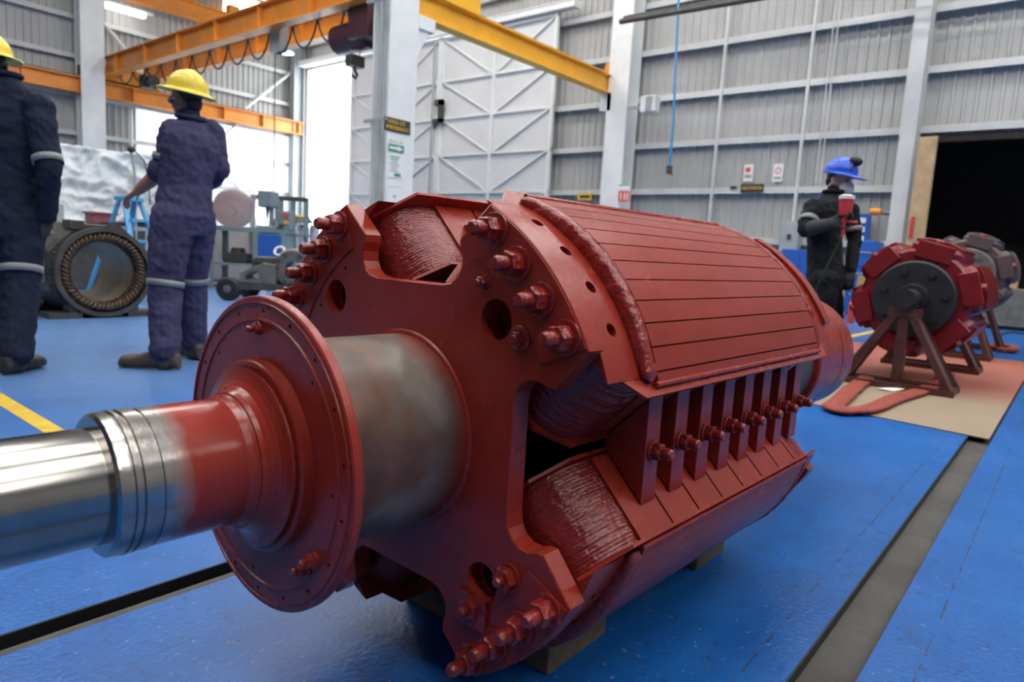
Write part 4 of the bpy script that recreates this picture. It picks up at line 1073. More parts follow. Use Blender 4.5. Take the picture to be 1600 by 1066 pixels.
def hard_hat(parent, c, up, face, mat, brim=0.045, full=True):
    up, face = unit(up), unit(face); face = unit(face-up*face.dot(up)); sd = face.cross(up); n = 36
    m = MB(); vs = []; prof = []
    for i in range(9):
        a = PI/2*i/8; prof.append((math.cos(a), math.sin(a)))
    rows = [(1.0, -0.012, brim), (1.0, -0.006, brim*0.98), (1.0, 0.0, 0.004)]+[(ca, 0.006+sa*0.122, 0.0) for ca, sa in prof]
    for sc_, h, ex in rows:
        for k in range(n):
            t = 2*PI*k/n; ct, st = math.cos(t), math.sin(t); e = ex
            if not full: e = ex*max(0.0, ct)**0.7*1.6+0.006*(ex > 0.01)
            ridge = 0.006*max(0, 1-abs(st)*7) if 0.05 < h else 0
            drop = -0.010*(ex > 0.01)*(1.0 if ct < 0 else 0.6)
            vs.append(c+face*ct*(0.133*sc_+e)+sd*st*(0.112*sc_+e)+up*(h+ridge+drop))
    m.add(vs, [(j*n+k, j*n+(k+1) % n, (j+1)*n+(k+1) % n, (j+1)*n+k) for j in range(len(rows)-1) for k in range(n)], 0, True)
    o = child_w(m, 'hard_hat', mat, parent); so = o.modifiers.new('thick', 'SOLIDIFY'); so.thickness = 0.0035; so.offset = -1
    return o
def eyes(parent, c, up, face):
    up, face = unit(up), unit(face); face = unit(face-up*face.dot(up)); sd = face.cross(up)
    for g in (-1, 1):
        m = MB(); m.ellipsoid(c+up*0.0+face*0.083+sd*g*0.031, sd*0.013, face*0.010, up*0.008, 10, 6); child_w(m, 'eye', 'eye', parent)

# ---- worker in the indigo coverall, seen from behind, reaching to the left
gL = gz(258, 577); DB = depth_of(gL)
def J(px, py, dd=0.0): return gd(px, py, DB+dd)
p1 = empty('person', (gL.x, gL.y, 0), 0, 'worker in an indigo coverall and yellow hard hat reaching left with a bare forearm', 'person')
leftv = -CR; away = unit((CF.x, CF.y, 0))
f1 = unit(Vector((leftv.x, leftv.y, 0))*0.90+away*0.44); s1 = f1.cross(Vector((0, 0, 1)))      # s1 points to his right
B = Body(); D_ = 0.10
pel = J(288, 338, D_); wst = J(290, 292, D_); chest = J(298, 238, D_); shl = J(301, 200, D_); nk = J(299, 183, D_)
B.rings([(J(285, 368, D_), 0.135, 0.135), (pel, 0.180, 0.150), (J(288, 315, D_), 0.175, 0.140), (wst, 0.165, 0.128), (J(295, 265, D_), 0.180, 0.130), (chest, 0.200, 0.135), (J(301, 215, D_), 0.205, 0.122), (shl, 0.170, 0.098), (J(300, 189, D_), 0.085, 0.075), (nk, 0.066, 0.066)], s1, f1, 'cloth')
hL = pel-s1*0.085+Vector((0, 0, -0.02)); hR = pel+s1*0.085+Vector((0, 0, -0.02))
aL = Vector((gL.x, gL.y, 0.10)); gR = gz(303, 560); aR = Vector((gR.x, gR.y, 0.10))
kL = (hL+aL)/2+f1*0.035+Vector((0, 0, -0.02)); kR = (hR+aR)/2+f1*0.03
B.limb([hL, hL*0.5+kL*0.5, kL, kL*0.5+aL*0.5, aL+Vector((0, 0, 0.03))], [0.135, 0.122, 0.102, 0.098, 0.092], 'cloth')
B.limb([hR, hR*0.5+kR*0.5, kR, kR*0.5+aR*0.5, aR+Vector((0, 0, 0.03))], [0.135, 0.120, 0.100, 0.096, 0.090], 'cloth')
B.foot(aL+Vector((leftv.x, leftv.y, 0))*0.03+Vector((0, 0, -0.1)), leftv, 'boot', 0.37); B.foot(aR+Vector((0, 0, -0.1)), f1*0.9+away*0.2, 'boot', 0.29)
B.limb([aL+Vector((0, 0, 0.03)), aL+Vector((0, 0, -0.06))], [0.06, 0.055], 'boot'); B.limb([aR+Vector((0, 0, 0.03)), aR+Vector((0, 0, -0.06))], [0.06, 0.055], 'boot')
sL = J(272, 208, 0.02); eL = J(259, 262, 0.06); wL = J(216, 298, 0.12)
B.limb([sL, sL*0.5+eL*0.5, eL+(wL-eL)*0.06], [0.088, 0.082, 0.076], 'cloth'); B.limb([eL+(wL-eL)*0.0, eL+(wL-eL)*0.2], [0.082, 0.074], 'cloth')
B.limb([eL, eL+(wL-eL)*0.45, wL], [0.048, 0.046, 0.031], 'skin'); B.hand(wL, J(196, 312, 0.15)-wL, Vector((0, 0, -1))+s1*0.3, 0.42, 'skin', thumb=-1)
sR = J(331, 207, 0.20); eR = J(341, 264, 0.24); wR = J(322, 300, 0.40)
B.limb([sR, sR*0.5+eR*0.5, eR], [0.085, 0.080, 0.076], 'cloth'); B.limb([eR, eR*0.6+wR*0.4], [0.076, 0.068], 'cloth'); B.limb([eR, wR], [0.045, 0.030], 'skin'); B.hand(wR, wR-eR+f1*0.1, f1, 0.4, 'skin', thumb=1)
hc = J(291, 156, D_); hup = Vector((0, 0, 1))+f1*0.10; hf = unit(f1*0.93+Vector((leftv.x, leftv.y, 0))*0.35-Vector((0, 0, 0.16)))
B.head(hc, hup, hf, 'skin'); B.limb([hc-hup*0.05-hf*0.015, nk-Vector((0, 0, 0.03))], [0.056, 0.062], 'skin')
B.finish('body', {'cloth': 'purple_cloth', 'skin': 'skin', 'boot': 'boot'}, p1, {'cloth': 0.009, 'boot': 0.002})
hard_hat(p1, hc+unit(hup)*0.052-hf*0.012, hup-hf*0.26, hf, 'hat_yellow', 0.052); eyes(p1, hc, hup, hf)
m = MB(); hs_ = hf.cross(unit(hup)); m.ellipsoid(hc-hf*0.028+unit(hup)*0.028, hs_*0.081, hf*0.080, unit(hup)*0.078, 18, 12); m.ellipsoid(hc-hf*0.060-unit(hup)*0.030, hs_*0.062, hf*0.040, unit(hup)*0.055, 16, 10); child_w(m, 'hair', 'hair', p1)
m = MB()
for g in (-1, 1): m.ellipsoid(hc+hf*0.097+hs_*g*0.032, hs_*0.027, hf*0.005, unit(hup)*0.018, 12, 6); m.bar(hc+hf*0.092+hs_*g*0.058, hc-hf*0.02+hs_*g*0.081, 0.004, 0.006)
child_w(m, 'safety_glasses', 'lens', p1)
m = MB(); pb_ = hc+unit(hup)*0.085+hf*0.125-Vector((0, 0, 0.01)); 
cring = []
for i in range(26): t = 2*PI*i/25; cring.append(nk-Vector((0, 0, 0.005))+s1*0.083*math.cos(t)+f1*0.080*math.sin(t)+Vector((0, 0, 0.010*math.sin(t*1))))
m = MB(); m.tube(cring[:-1], 0.017, 8, closed=True); child_w(m, 'collar', 'purple_cloth', p1)
band(p1, eL*0.72+sL*0.28, sL, 0.091, 0.035); m = MB()
for t_ in (0.02, 0.10, 0.17):
    c_ = eL+(wL-eL)*t_; d = unit(wL-eL); a_ = d.cross(Vector((0, 0, 1))).normalized(); b2 = d.cross(a_); m.tube([c_+(a_*math.cos(2*PI*i/20)+b2*math.sin(2*PI*i/20))*0.072 for i in range(20)], 0.016, 8, closed=True)
child_w(m, 'rolled_cuff', 'purple_cloth', p1)
band(p1, kL*0.93+hL*0.07, hL, 0.111, 0.040); band(p1, kR*0.92+hR*0.08, hR, 0.109, 0.040)

# ---- worker at the left edge, back turned, navy coverall
g0 = gz(34, 583); DB = depth_of(g0)
p0 = empty('person', (g0.x, g0.y, 0), 0, 'worker in a dark navy coverall with his back turned at the left edge', 'person')
f0 = unit(away*0.93+Vector((leftv.x, leftv.y, 0))*0.30); s0_ = f0.cross(Vector((0, 0, 1)))
B = Body(); pel = J(6, 338, 0.1)
B.rings([(J(8, 372, .1), 0.145, 0.135), (pel, 0.190, 0.150), (J(6, 310, .1), 0.185, 0.14), (J(6, 280, .1), 0.185, 0.135), (J(6, 240, .1), 0.205, 0.14), (J(7, 200, .1), 0.225, 0.140), (J(8, 170, .1), 0.235, 0.125), (J(8, 145, .1), 0.185, 0.100), (J(6, 128, .1), 0.095, 0.080), (J(5, 117, .1), 0.070, 0.070)], s0_, f0, 'cloth')
nk = J(5, 117, .1)
hL = pel-s0_*0.09; hR = pel+s0_*0.09; aR = Vector((g0.x, g0.y, 0.10))-CR*0.03; aL = aR-s0_*0.24+f0*0.12
kR = (hR+aR)/2+f0*0.03; kL = (hL+aL)/2+f0*0.04
for h_, k_, a_ in ((hL, kL, aL), (hR, kR, aR)):
    B.limb([h_, h_*0.5+k_*0.5, k_, k_*0.5+a_*0.5, a_+Vector((0, 0, 0.02))], [0.128, 0.115, 0.098, 0.094, 0.092], 'cloth'); B.limb([a_+Vector((0, 0, 0.03)), a_+Vector((0, 0, -0.05))], [0.06, 0.055], 'boot'); B.foot(a_+Vector((0, 0, -0.1)), f0+s0_*(0.35 if a_ is aR else -0.2), 'boot', 0.30)
sR = J(60, 168, 0.08); eR = J(77, 262, 0.05); wR = J(71, 338, 0.12)
B.limb([sR, sR*0.5+eR*0.5, eR, eR*0.5+wR*0.5, wR], [0.088, 0.078, 0.068, 0.064, 0.056], 'cloth'); B.hand(wR, wR-eR+Vector((0, 0, -0.15))-CR*0.03, f0*0.3-s0_, 0.36, 'glove', r=0.0108, thumb=1)
sL = sR-s0_*0.42; eL = eR-s0_*0.50+f0*0.05; wL = wR-s0_*0.46+f0*0.22
B.limb([sL, sL*0.5+eL*0.5, eL, wL], [0.088, 0.078, 0.068, 0.056], 'cloth'); B.hand(wL, wL-eL, s0_, 0.36, 'glove', r=0.0108, thumb=-1)
hc = J(-16, 98, .1); hup = Vector((0, 0, 1)); hf = unit(f0+Vector((leftv.x, leftv.y, 0))*0.3)
B.head(hc, hup, hf, 'skin'); B.limb([hc-hup*0.05-hf*0.015, nk-Vector((0, 0, 0.03))], [0.056, 0.064], 'skin')
B.finish('body', {'cloth': 'navy_cloth', 'skin': 'skin', 'boot': 'boot_black', 'glove': 'glove'}, p0, {'cloth': 0.008, 'boot': 0.002})
hard_hat(p0, hc+hup*0.042, hup, hf, 'hat_yellow', 0.05); eyes(p0, hc, hup, hf)
m = MB(); hs_ = hf.cross(hup); m.ellipsoid(hc-hf*0.028+hup*0.025, hs_*0.081, hf*0.08, hup*0.078, 18, 12); m.ellipsoid(hc-hf*0.058-hup*0.035, hs_*0.062, hf*0.040, hup*0.055, 16, 10); child_w(m, 'hair', 'hair', p0)
cring = [nk+s0_*0.086*math.cos(2*PI*i/24)+f0*0.082*math.sin(2*PI*i/24) for i in range(24)]
m = MB(); m.tube(cring, 0.017, 8, closed=True); child_w(m, 'collar', 'navy_cloth', p0)
band(p0, eR*0.88+sR*0.12, sR, 0.080, 0.04); band(p0, kR*0.78+hR*0.22, hR, 0.112, 0.042); band(p0, kL*0.78+hL*0.22, hL, 0.112, 0.042)

# ---- worker with the blue hard hat and respirator behind the big rotor
ht_ = gz(1318, 246, 1.80); DB = depth_of(ht_); gp = Vector((gd(1288, 420, DB).x, gd(1288, 420, DB).y, 0))
p2 = empty('person', gp, 0, 'worker in a black coverall, blue hard hat and white respirator', 'person')
rightv = Vector((CR.x, CR.y, 0)).normalized(); f2 = unit(rightv*0.80-away*0.45); s2 = f2.cross(Vector((0, 0, 1)))
B = Body(); pel = J(1290, 438)
B.rings([(J(1290, 458), 0.135, 0.13), (pel, 0.185, 0.150), (J(1289, 415), 0.180, 0.145), (J(1288, 390), 0.178, 0.14), (J(1288, 362), 0.195, 0.142), (J(1292, 335), 0.205, 0.135), (J(1295, 318), 0.190, 0.110), (J(1300, 306), 0.09, 0.08), (J(1303, 300), 0.068, 0.068)], s2, f2, 'cloth')
nk = J(1303, 300)
hL = pel-s2*0.09; hR = pel+s2*0.09; aR = gp+s2*0.12+Vector((0, 0, 0.1)); aL = gp-s2*0.14+f2*0.1+Vector((0, 0, 0.1)); kR = (hR+aR)/2+f2*0.03; kL = (hL+aL)/2+f2*0.03
for h_, k_, a_ in ((hL, kL, aL), (hR, kR, aR)):
    B.limb([h_, h_*0.5+k_*0.5, k_, k_*0.5+a_*0.5, a_], [0.128, 0.115, 0.098, 0.094, 0.088], 'cloth'); B.limb([a_, a_+Vector((0, 0, -0.05))], [0.06, 0.055], 'boot'); B.foot(a_+Vector((0, 0, -0.1)), f2, 'boot', 0.29)
sR = J(1271, 326, -0.06); eR = J(1259, 358, -0.16); wR = J(1298, 350, -0.28)
B.limb([sR, sR*0.5+eR*0.5, eR], [0.088, 0.078, 0.066], 'cloth'); B.limb([eR, eR*0.5+wR*0.5, wR], [0.066, 0.058, 0.046], 'glove')
B.hand(wR, J(1316, 341, -0.30)-wR, f2*0.2-away*0.1+s2*0.9, 0.62, 'glove', r=0.0108, thumb=1)
sL = J(1328, 330, 0.06); eL = J(1335, 378, 0.05); wL = J(1329, 420, -0.02)
B.limb([sL, sL*0.5+eL*0.5, eL, wL], [0.080, 0.072, 0.060, 0.050], 'cloth'); B.hand(wL, wL-eL, -s2, 0.4, 'glove', r=0.0105, thumb=-1)
hc = J(1311, 280); fh = unit(rightv*0.66-away*0.72); hup = Vector((0, 0, 1))+fh*0.30; hf = unit(fh-Vector((0, 0, 0.35)))
B.head(hc, hup, hf, 'skin'); B.limb([hc-unit(hup)*0.05-hf*0.015, nk-Vector((0, 0, 0.03))], [0.056, 0.062], 'skin')
B.finish('body', {'cloth': 'black_cloth', 'skin': 'skin_pale', 'boot': 'boot_black', 'glove': 'glove'}, p2, {'cloth': 0.008})
hu = unit(hup); hs_ = hf.cross(hu).normalized()
hard_hat(p2, hc+hu*0.050-hf*0.005, hu-hf*0.05, hf, 'hat_blue', 0.05, False); eyes(p2, hc, hup, hf)
m = MB(); m.ellipsoid(hc-hf*0.03+hu*0.02, hs_*0.081, hf*0.078, hu*0.078, 18, 12); m.ellipsoid(hc-hf*0.058-hu*0.035, hs_*0.062, hf*0.04, hu*0.05, 16, 10); child_w(m, 'hair', 'hair', p2)
m = MB(); m.ellipsoid(hc+hf*0.085-hu*0.050, hs_*0.062, hf*0.066, hu*0.062, 18, 12)
for g in (-1, 1): m.tube([hc+hf*0.09-hu*0.045+hs_*g*0.045, hc-hu*0.03+hs_*g*0.082, hc-hf*0.07+hu*0.0+hs_*g*0.05], 0.004, 6)
child_w(m, 'respirator', 'mask', p2)
m = MB(); m.ellipsoid(hc+hu*0.175+hf*0.085+hs_*0.02, hf*0.055, hs_*0.040, hu*0.040, 16, 10); m.bar(hc+hu*0.15+hf*0.03, hc+hu*0.17+hf*0.08, 0.05, 0.02); m.bar(hc+hu*0.10+hf*0.1+hs_*0.09, hc+hu*0.172+hf*0.07+hs_*0.03, 0.012, 0.012); child_w(m, 'ear_defender', 'black', p2)
m = MB(); m.box((-0.02, -0.02, -0.012), (0.02, 0.02, 0.012)); m.v = [tuple(hc+hu*(0.13+v[2])+hs_*(0.05+v[0])-hf*0.04*1+hf*v[1]*1.6) for v in m.v]; child_w(m, 'hat_sticker', 'mask', p2)
band(p2, sR*0.35+eR*0.65, sR, 0.083, 0.045); band(p2, eL*0.6+sL*0.4, sL, 0.077, 0.04)
cring = [nk+s2*0.084*math.cos(2*PI*i/24)+f2*0.08*math.sin(2*PI*i/24) for i in range(24)]; m = MB(); m.tube(cring, 0.016, 8, closed=True); child_w(m, 'collar', 'black_cloth', p2)
# paint gun with the red cup, held in the raised glove
gc = J(1319, 345, -0.31)
gun = empty('paint_spray_gun', gc, 0, 'red paint spray gun with cup held up by the worker in the blue hard hat', 'spray gun')
m = MB(); m.lathe([(0.03, 0.020), (0.045, 0.048), (0.165, 0.055), (0.17, 0.055)], 20, axis='z'); m.build('paint_cup', 'gun_red', gun)
m = MB(); m.lathe([(0.17, 0.059), (0.195, 0.059), (0.205, 0.035)], 20, axis='z'); m.build('cup_lid', 'mask', gun)
m = MB(); m.tube([(0, 0, 0.035), (0, 0, -0.13)], [0.016, 0.014], 10); m.tube([(-0.02, 0.02, 0.0), (0.085*rightv.x, 0.085*rightv.y, -0.01)], [0.014, 0.010], 10); m.tube([(0.085*rightv.x, 0.085*rightv.y, -0.01), (0.10*rightv.x, 0.10*rightv.y, -0.012)], 0.018, 10); m.build('gun_body', 'gun_red', gun)
m = MB(); m.tube([(0, 0, -0.12), (-0.05*rightv.x, -0.05*rightv.y, -0.25), (-0.16*rightv.x, -0.16*rightv.y, -0.55), (-0.10*rightv.x, -0.10*rightv.y, -1.0)], 0.006, 6); m.build('air_line', 'black', gun)
# ================================================================== things round the hall
RZ = YAW-PI/2                                  # local x = across the view, local y = away from it
def kpx(p): return FPX/depth_of(p)             # pixels per metre at a place

# ---- stator frame lying on the left, bore towards the camera
sc = gy(166, 426, 7.12); SR = 0.425
st = empty('machine_stator', (sc.x, 7.12, 0), 0, 'dark open machine stator with brown windings behind the two workers on the left', 'stator')
zc = sc.z; o_ = (0, 0, zc)
q = MB(); q.lathe([(0.0, SR*0.90), (0.0, SR), (0.06, SR), (0.06, SR*0.94), (0.95, SR*0.94), (0.95, SR), (1.0, SR), (1.0, SR*0.90)], 56, org=o_, axis='y', cap=False); q.build('frame_shell', 'dark_iron', st)
q = MB(); q.lathe([(0.02, SR*0.90), (0.10, SR*0.86), (0.10, SR*0.74)], 56, org=o_, axis='y', cap=False); q.build('front_recess', 'dark_iron', st)
oct_ = [(0.485*math.cos(PI/8+i*PI/4), 0.485*math.sin(PI/8+i*PI/4)) for i in range(8)]; oct_ = [(x, max(y, 0.01-zc)) for x, y in oct_]
q = MB(); q.prism(oct_, [circle(0, 0, SR*0.93, 40)], lambda u, v, h: (u, h, zc+v), 0.90, 0.12, ch=0.01); q.build('yoke_housing', 'dark_iron', st)
q = MB(); q.lathe([(0.10, SR*0.69), (0.95, SR*0.69)], 56, org=o_, axis='y', cap=False); q.lathe([(0.95, SR*0.69), (0.95, SR*0.94)], 56, org=o_, axis='y', cap=False); q.build('bore', 'bore', st)
q = MB()
for i in range(54):
    a = 2*PI*i/54; a2 = a+0.16
    def pp(r, y, t): return (r*math.sin(t), y, zc+r*math.cos(t))
    q.tube([pp(SR*0.70, 0.12, a), pp(SR*0.72, 0.03, a+0.03), pp(SR*0.79, 0.005+0.012*random.random(), a+0.08), pp(SR*0.85, 0.03, a2-0.02), pp(SR*0.86, 0.11, a2)], 0.017+0.004*random.random(), 6)
q.build('end_winding', 'copper', st)['kind'] = 'stuff'
for i in range(11):
    a = -PI*0.30-i*0.105
    q = MB(); q.box((-0.02, 0.08, SR*0.93), (0.02, 0.93, SR*1.06)); q.v = [(x*math.cos(a)+z*math.sin(a), y, zc+z*math.cos(a)-x*math.sin(a)) for x, y, z in q.v]; q.build('cooling_rib', 'dark_iron', st)
for sg in (-1, 1):
    for ya in (0.02, 0.74): q = MB(); q.box((sg*0.20, ya, 0), (sg*0.47, ya+0.24, 0.055)); q.box((sg*0.24, ya+0.02, 0.05), (sg*0.30, ya+0.2, 0.20)); q.build('foot', 'dark_iron', st)
q = MB(); q.box((-0.62, 0.18, 0.30), (-0.36, 0.75, 0.80), ch=0.02); q.build('terminal_box', 'grey_iron', st)
for x_ in (-0.2, 0.12): q = MB(); q.box((x_-0.06, 0.1, zc+SR*0.93), (x_+0.06, 0.3, zc+SR+0.05)); q.build('lifting_pad', 'dark_iron', st)

# ---- tarpaulin over a machine behind it
tl, tr_ = gy(60, 218, 10.4), gy(250, 236, 10.4)
tp = empty('covered_machine', ((tl.x+tr_.x)/2, 10.9, 0), 0, 'machine under a wrinkled silver tarpaulin behind the stator', 'machine')
hw = (tr_.x-tl.x)/2+0.2; ht2 = tl.z
q = MB(); q.box((-hw+0.12, -0.35, 0), (hw-0.12, 0.9, ht2-0.12)); q.box((-hw-0.05, -0.42, 0.0), (hw+0.05, 1.0, 0.5)); q.build('machine_body', 'grey_iron', tp)
nx, nz = 130, 80; vs = []
for j in range(nz+1):
    for i in range(nx+1):
        u = i/nx; v = j/nz; x = -hw+2*hw*u
        if v < 0.3: y_ = 0.9-1.35*(v/0.3); z_ = ht2-0.02+0.03*math.sin(u*9)
        else:
            w_ = (v-0.3)/0.7; y_ = -0.47-0.10*w_; z_ = ht2-0.02-w_*(ht2*0.54+0.10*math.sin(u*7)+0.12*noise.noise(Vector((u*6, 1, 0))))
        n_ = noise.noise(Vector((x*1.6+z_*1.2, z_*1.6, y_)))*0.09+(0.5-abs(noise.noise(Vector((x*2.4+z_*3.2, z_*2.4-x*2.2, 3)))))*0.13+(0.5-abs(noise.noise(Vector((x*6-z_*5, z_*6+x*4, 8)))))*0.05
        vs.append((x, y_-n_*(1 if v >= 0.3 else 0), z_+n_*(0.4 if v < 0.3 else 0)))
q = MB(); q.add(vs, [(j*(nx+1)+i, j*(nx+1)+i+1, (j+1)*(nx+1)+i+1, (j+1)*(nx+1)+i) for j in range(nz) for i in range(nx)], 0, True); o = q.build('tarpaulin', 'tarp', tp); m_ = o.modifiers.new('t', 'SOLIDIFY'); m_.thickness = 0.006
# red crate
p = gy(157, 345, 9.6)
ct = empty('red_crate', (p.x, 9.6, p.z-0.05), 0, 'red crate on the low grey bench behind the stator', 'crate')
q = MB(); q.box((-0.14, -0.12, 0.0), (0.14, 0.12, 0.15), ch=0.012); q.build('body', 'maroon', ct); q = MB(); q.box((-0.16, -0.14, 0.13), (0.16, 0.14, 0.155)); q.build('rim', 'maroon', ct)
bz = p.z-0.05
lb = empty('low_bench', (p.x, 9.6, 0), 0, 'low grey steel bench behind the stator', 'bench')
q = MB(); q.box((-1.0, -0.3, bz-0.05), (0.5, 0.3, bz-0.0005)); q.build('bench_top', 'grey_steel', lb)
for sx in (-0.95, 0.45):
    for sy in (-0.26, 0.26): q = MB(); q.box((sx-0.03, sy-0.03, 0), (sx+0.03, sy+0.03, bz-0.05)); q.build('leg', 'grey_steel', lb)
q = MB(); q.box((-0.18, -0.13, 0), (0.18, 0.13, 0.22), ch=0.01); q.box((-0.12, -0.10, 0.22), (0.06, 0.08, 0.30)); tag(q.build('grey_case', 'grey_steel', loc=(p.x-0.62, 9.6, bz)), 'grey tool case on the low bench left of the red crate', 'case')
# light blue step ladder
ld = gy(203, 352, 8.75); lad = empty('step_ladder', (ld.x, 8.75, 0), 0.35, 'light blue step ladder standing between the stator and the reaching worker', 'ladder')
zt = gy(203, 312, 8.75).z
for sx in (-1, 1):
    for sy, nm in ((-1, 'front_rail'), (1, 'rear_rail')):
        q = MB(); q.bar((sx*0.10, sy*0.04, zt), (sx*0.26, sy*0.42, 0.0), 0.055, 0.03); q.build(nm, 'light_blue', lad)
for i in range(1, 5):
    t = i/5; z_ = zt*(1-t); w_ = 0.10+0.16*t; q = MB(); q.box((-w_, -0.04-0.38*t-0.05, z_-0.015), (w_, -0.04-0.38*t+0.05, z_+0.015)); q.build('tread', 'light_blue', lad)
q = MB(); q.box((-0.13, -0.10, zt-0.02), (0.13, 0.10, zt+0.03), ch=0.006); q.build('top_cap', 'light_blue', lad)
# thin standing lamp / cable whip behind
p = gy(205, 236, 10.12); q = MB(); q.tube([(0.05, 0, -p.z), (0.04, 0, -0.3), (0, 0, 0)], 0.018, 8); w_ = empty('lamp_stand', (p.x, 10.12, p.z), 0, 'thin stand with small black head in front of the tarpaulin', 'stand')
q.build('post', 'grey_steel', w_); q = MB(); q.ellipsoid((0, 0, 0.02), (0.05, 0, 0), (0, 0.05, 0), (0, 0, 0.045)); q.build('head', 'black', w_)
q = MB(); q.tube([(0.03, 0, 0.02), (0.16, 0, -0.10), (0.22, 0, -0.35), (0.24, 0, -0.7)], 0.008, 6); q.build('cable', 'black', w_)
q = MB(); q.lathe([(0, 0.13), (0.02, 0.12), (0.03, 0.03)], 16, axis='z', org=(0.05, 0, -p.z)); q.build('base', 'grey_steel', w_)
# white plastic sack
p = gy(250, 372, 9.6); q = MB()
vs = []; n = 18
for j in range(9):
    t = j/8; r_ = 0.24*math.sin(PI*min(0.97, t*0.86+0.14))**0.6*(1 if t < 0.8 else 0.75)
    for i in range(n):
        a = 2*PI*i/n; k = 1+0.12*noise.noise(Vector((math.cos(a)*2, math.sin(a)*2, t*4))); vs.append((r_*k*math.cos(a), r_*k*math.sin(a)*0.8, t*1.25))
q.add(vs, [(j*n+i, j*n+(i+1) % n, (j+1)*n+(i+1) % n, (j+1)*n+i) for j in range(8) for i in range(n)]+[tuple(range(n-1, -1, -1)), tuple(8*n+i for i in range(n))], 0, True)
tag(q.build('plastic_sack', 'mask', loc=(p.x+0.05, 9.6, 0)), 'tall white plastic sack just left of the reaching worker', 'sack')

# ---- bench with blue cupboard, and what stands on and round it
b0_ = gz(395, 452); kb = kpx(b0_)
bn = empty('work_bench', (b0_.x, b0_.y, 0), RZ, 'grey green steel work bench with blue cupboard door near the bright doorway', 'bench')
bh = 0.85+(376-363)/kb; xl, xr = (335-395)/kb, (452-395)/kb
q = MB(); q.box((xl, -0.32, bh-0.06), (xr, 0.35, bh)); q.build('bench_top', 'teal_steel', bn)
for x_ in (xl+0.05, (410-395)/kb, xr-0.04):
    for y_ in (-0.28, 0.30): q = MB(); q.box((x_-0.04, y_-0.04, 0), (x_+0.04, y_+0.04, bh-0.06)); q.build('leg', 'teal_steel', bn)
q = MB(); q.box((xl, -0.28, 0.38), ((410-395)/kb, 0.30, 0.42)); q.build('lower_shelf', 'teal_steel', bn)
q = MB(); q.box(((413-395)/kb, -0.30, 0.46), ((450-395)/kb, 0.28, bh-0.06)); cu = q.build('cupboard', 'teal_steel', bn)
q = MB(); q.box(((414-395)/kb, -0.325, 0.48), ((449-395)/kb, -0.30, bh-0.09), ch=0.006); q.build('cupboard_door', 'blue_paint', cu)
q = MB(); q.box((-0.2, -0.15, 0), (0.2, 0.15, 0.16), ch=0.02); q.lathe([(0.16, 0.12), (0.24, 0.10), (0.24, 0)], 16, axis='z', cap=False); sp = Vector((b0_.x, b0_.y, 0.42))+Vector((math.cos(RZ), math.sin(RZ), 0))*((372-395)/kb)
tag(q.build('dark_casting', 'dark_iron', loc=sp, rot=(0, 0, RZ)), 'dark casting on the lower shelf of the work bench', 'casting')
def on_bench(px): return Vector((b0_.x, b0_.y, bh))+Vector((math.cos(RZ), math.sin(RZ), 0))*((px-395)/kb)+Vector((CF.x, CF.y, 0))*0.03
v_ = empty('bench_drill', on_bench(419), RZ, 'small grey bench drill on the work bench', 'drill')
q = MB(); q.box((-0.16, -0.16, 0), (0.16, 0.16, 0.05), ch=0.008); q.build('base', 'teal_steel', v_); q = MB(); q.tube([(0, 0.08, 0.05), (0, 0.08, 0.55)], 0.035, 12); q.build('pillar', 'grey_steel', v_)
q = MB(); q.box((-0.13, -0.18, 0.34), (0.10, 0.16, 0.60), ch=0.02); q.build('head', 'teal_steel', v_); q = MB(); q.tube([(0, -0.1, 0.34), (0, -0.1, 0.16)], [0.03, 0.012], 10); q.build('chuck', 'dark_iron', v_)
v_ = empty('bench_meter', on_bench(446), RZ, 'small dark meter with red and orange knobs on the work bench', 'meter')
q = MB(); q.box((-0.09, -0.12, 0), (0.09, 0.12, 0.30), ch=0.01); q.build('case', 'teal_steel', v_)
for (x_, z_, m_) in ((0.02, 0.24, 'sign_red'), (0.03, 0.12, 'orange'), (-0.05, 0.06, 'dark_iron')): q = MB(); q.lathe([(-0.15, 0.0), (-0.15, 0.035), (-0.12, 0.035)], 14, axis='y', org=(x_, 0, z_), cap=False); q.build('knob', m_, v_)
# steel rack with upper rail
rk0 = gz(436, 440); kr = kpx(rk0); rk = empty('steel_rack', (rk0.x, rk0.y, 0), RZ, 'dark framed rack standing against the bright doorway behind the bench', 'rack')
zr = 0.85+(378-314)/kr
for px in (394, 432, 456, 477):
    x_ = (px-436)/kr; q = MB(); q.box((x_-0.04, -0.04, 0), (x_+0.04, 0.04, zr)); q.build('post', 'teal_steel', rk)
q = MB(); q.box(((394-436)/kr, -0.05, zr-0.08), ((478-436)/kr, 0.05, zr)); q.build('top_rail', 'dark_iron', rk)
q = MB(); q.box(((394-436)/kr, -0.2, 0.9), ((478-436)/kr, 0.2, 0.95)); q.build('shelf', 'teal_steel', rk)
q = MB(); q.box(((432-436)/kr, -0.06, zr-0.45), ((440-436)/kr, 0.06, zr-0.08)); q.build('gusset', 'teal_steel', rk)
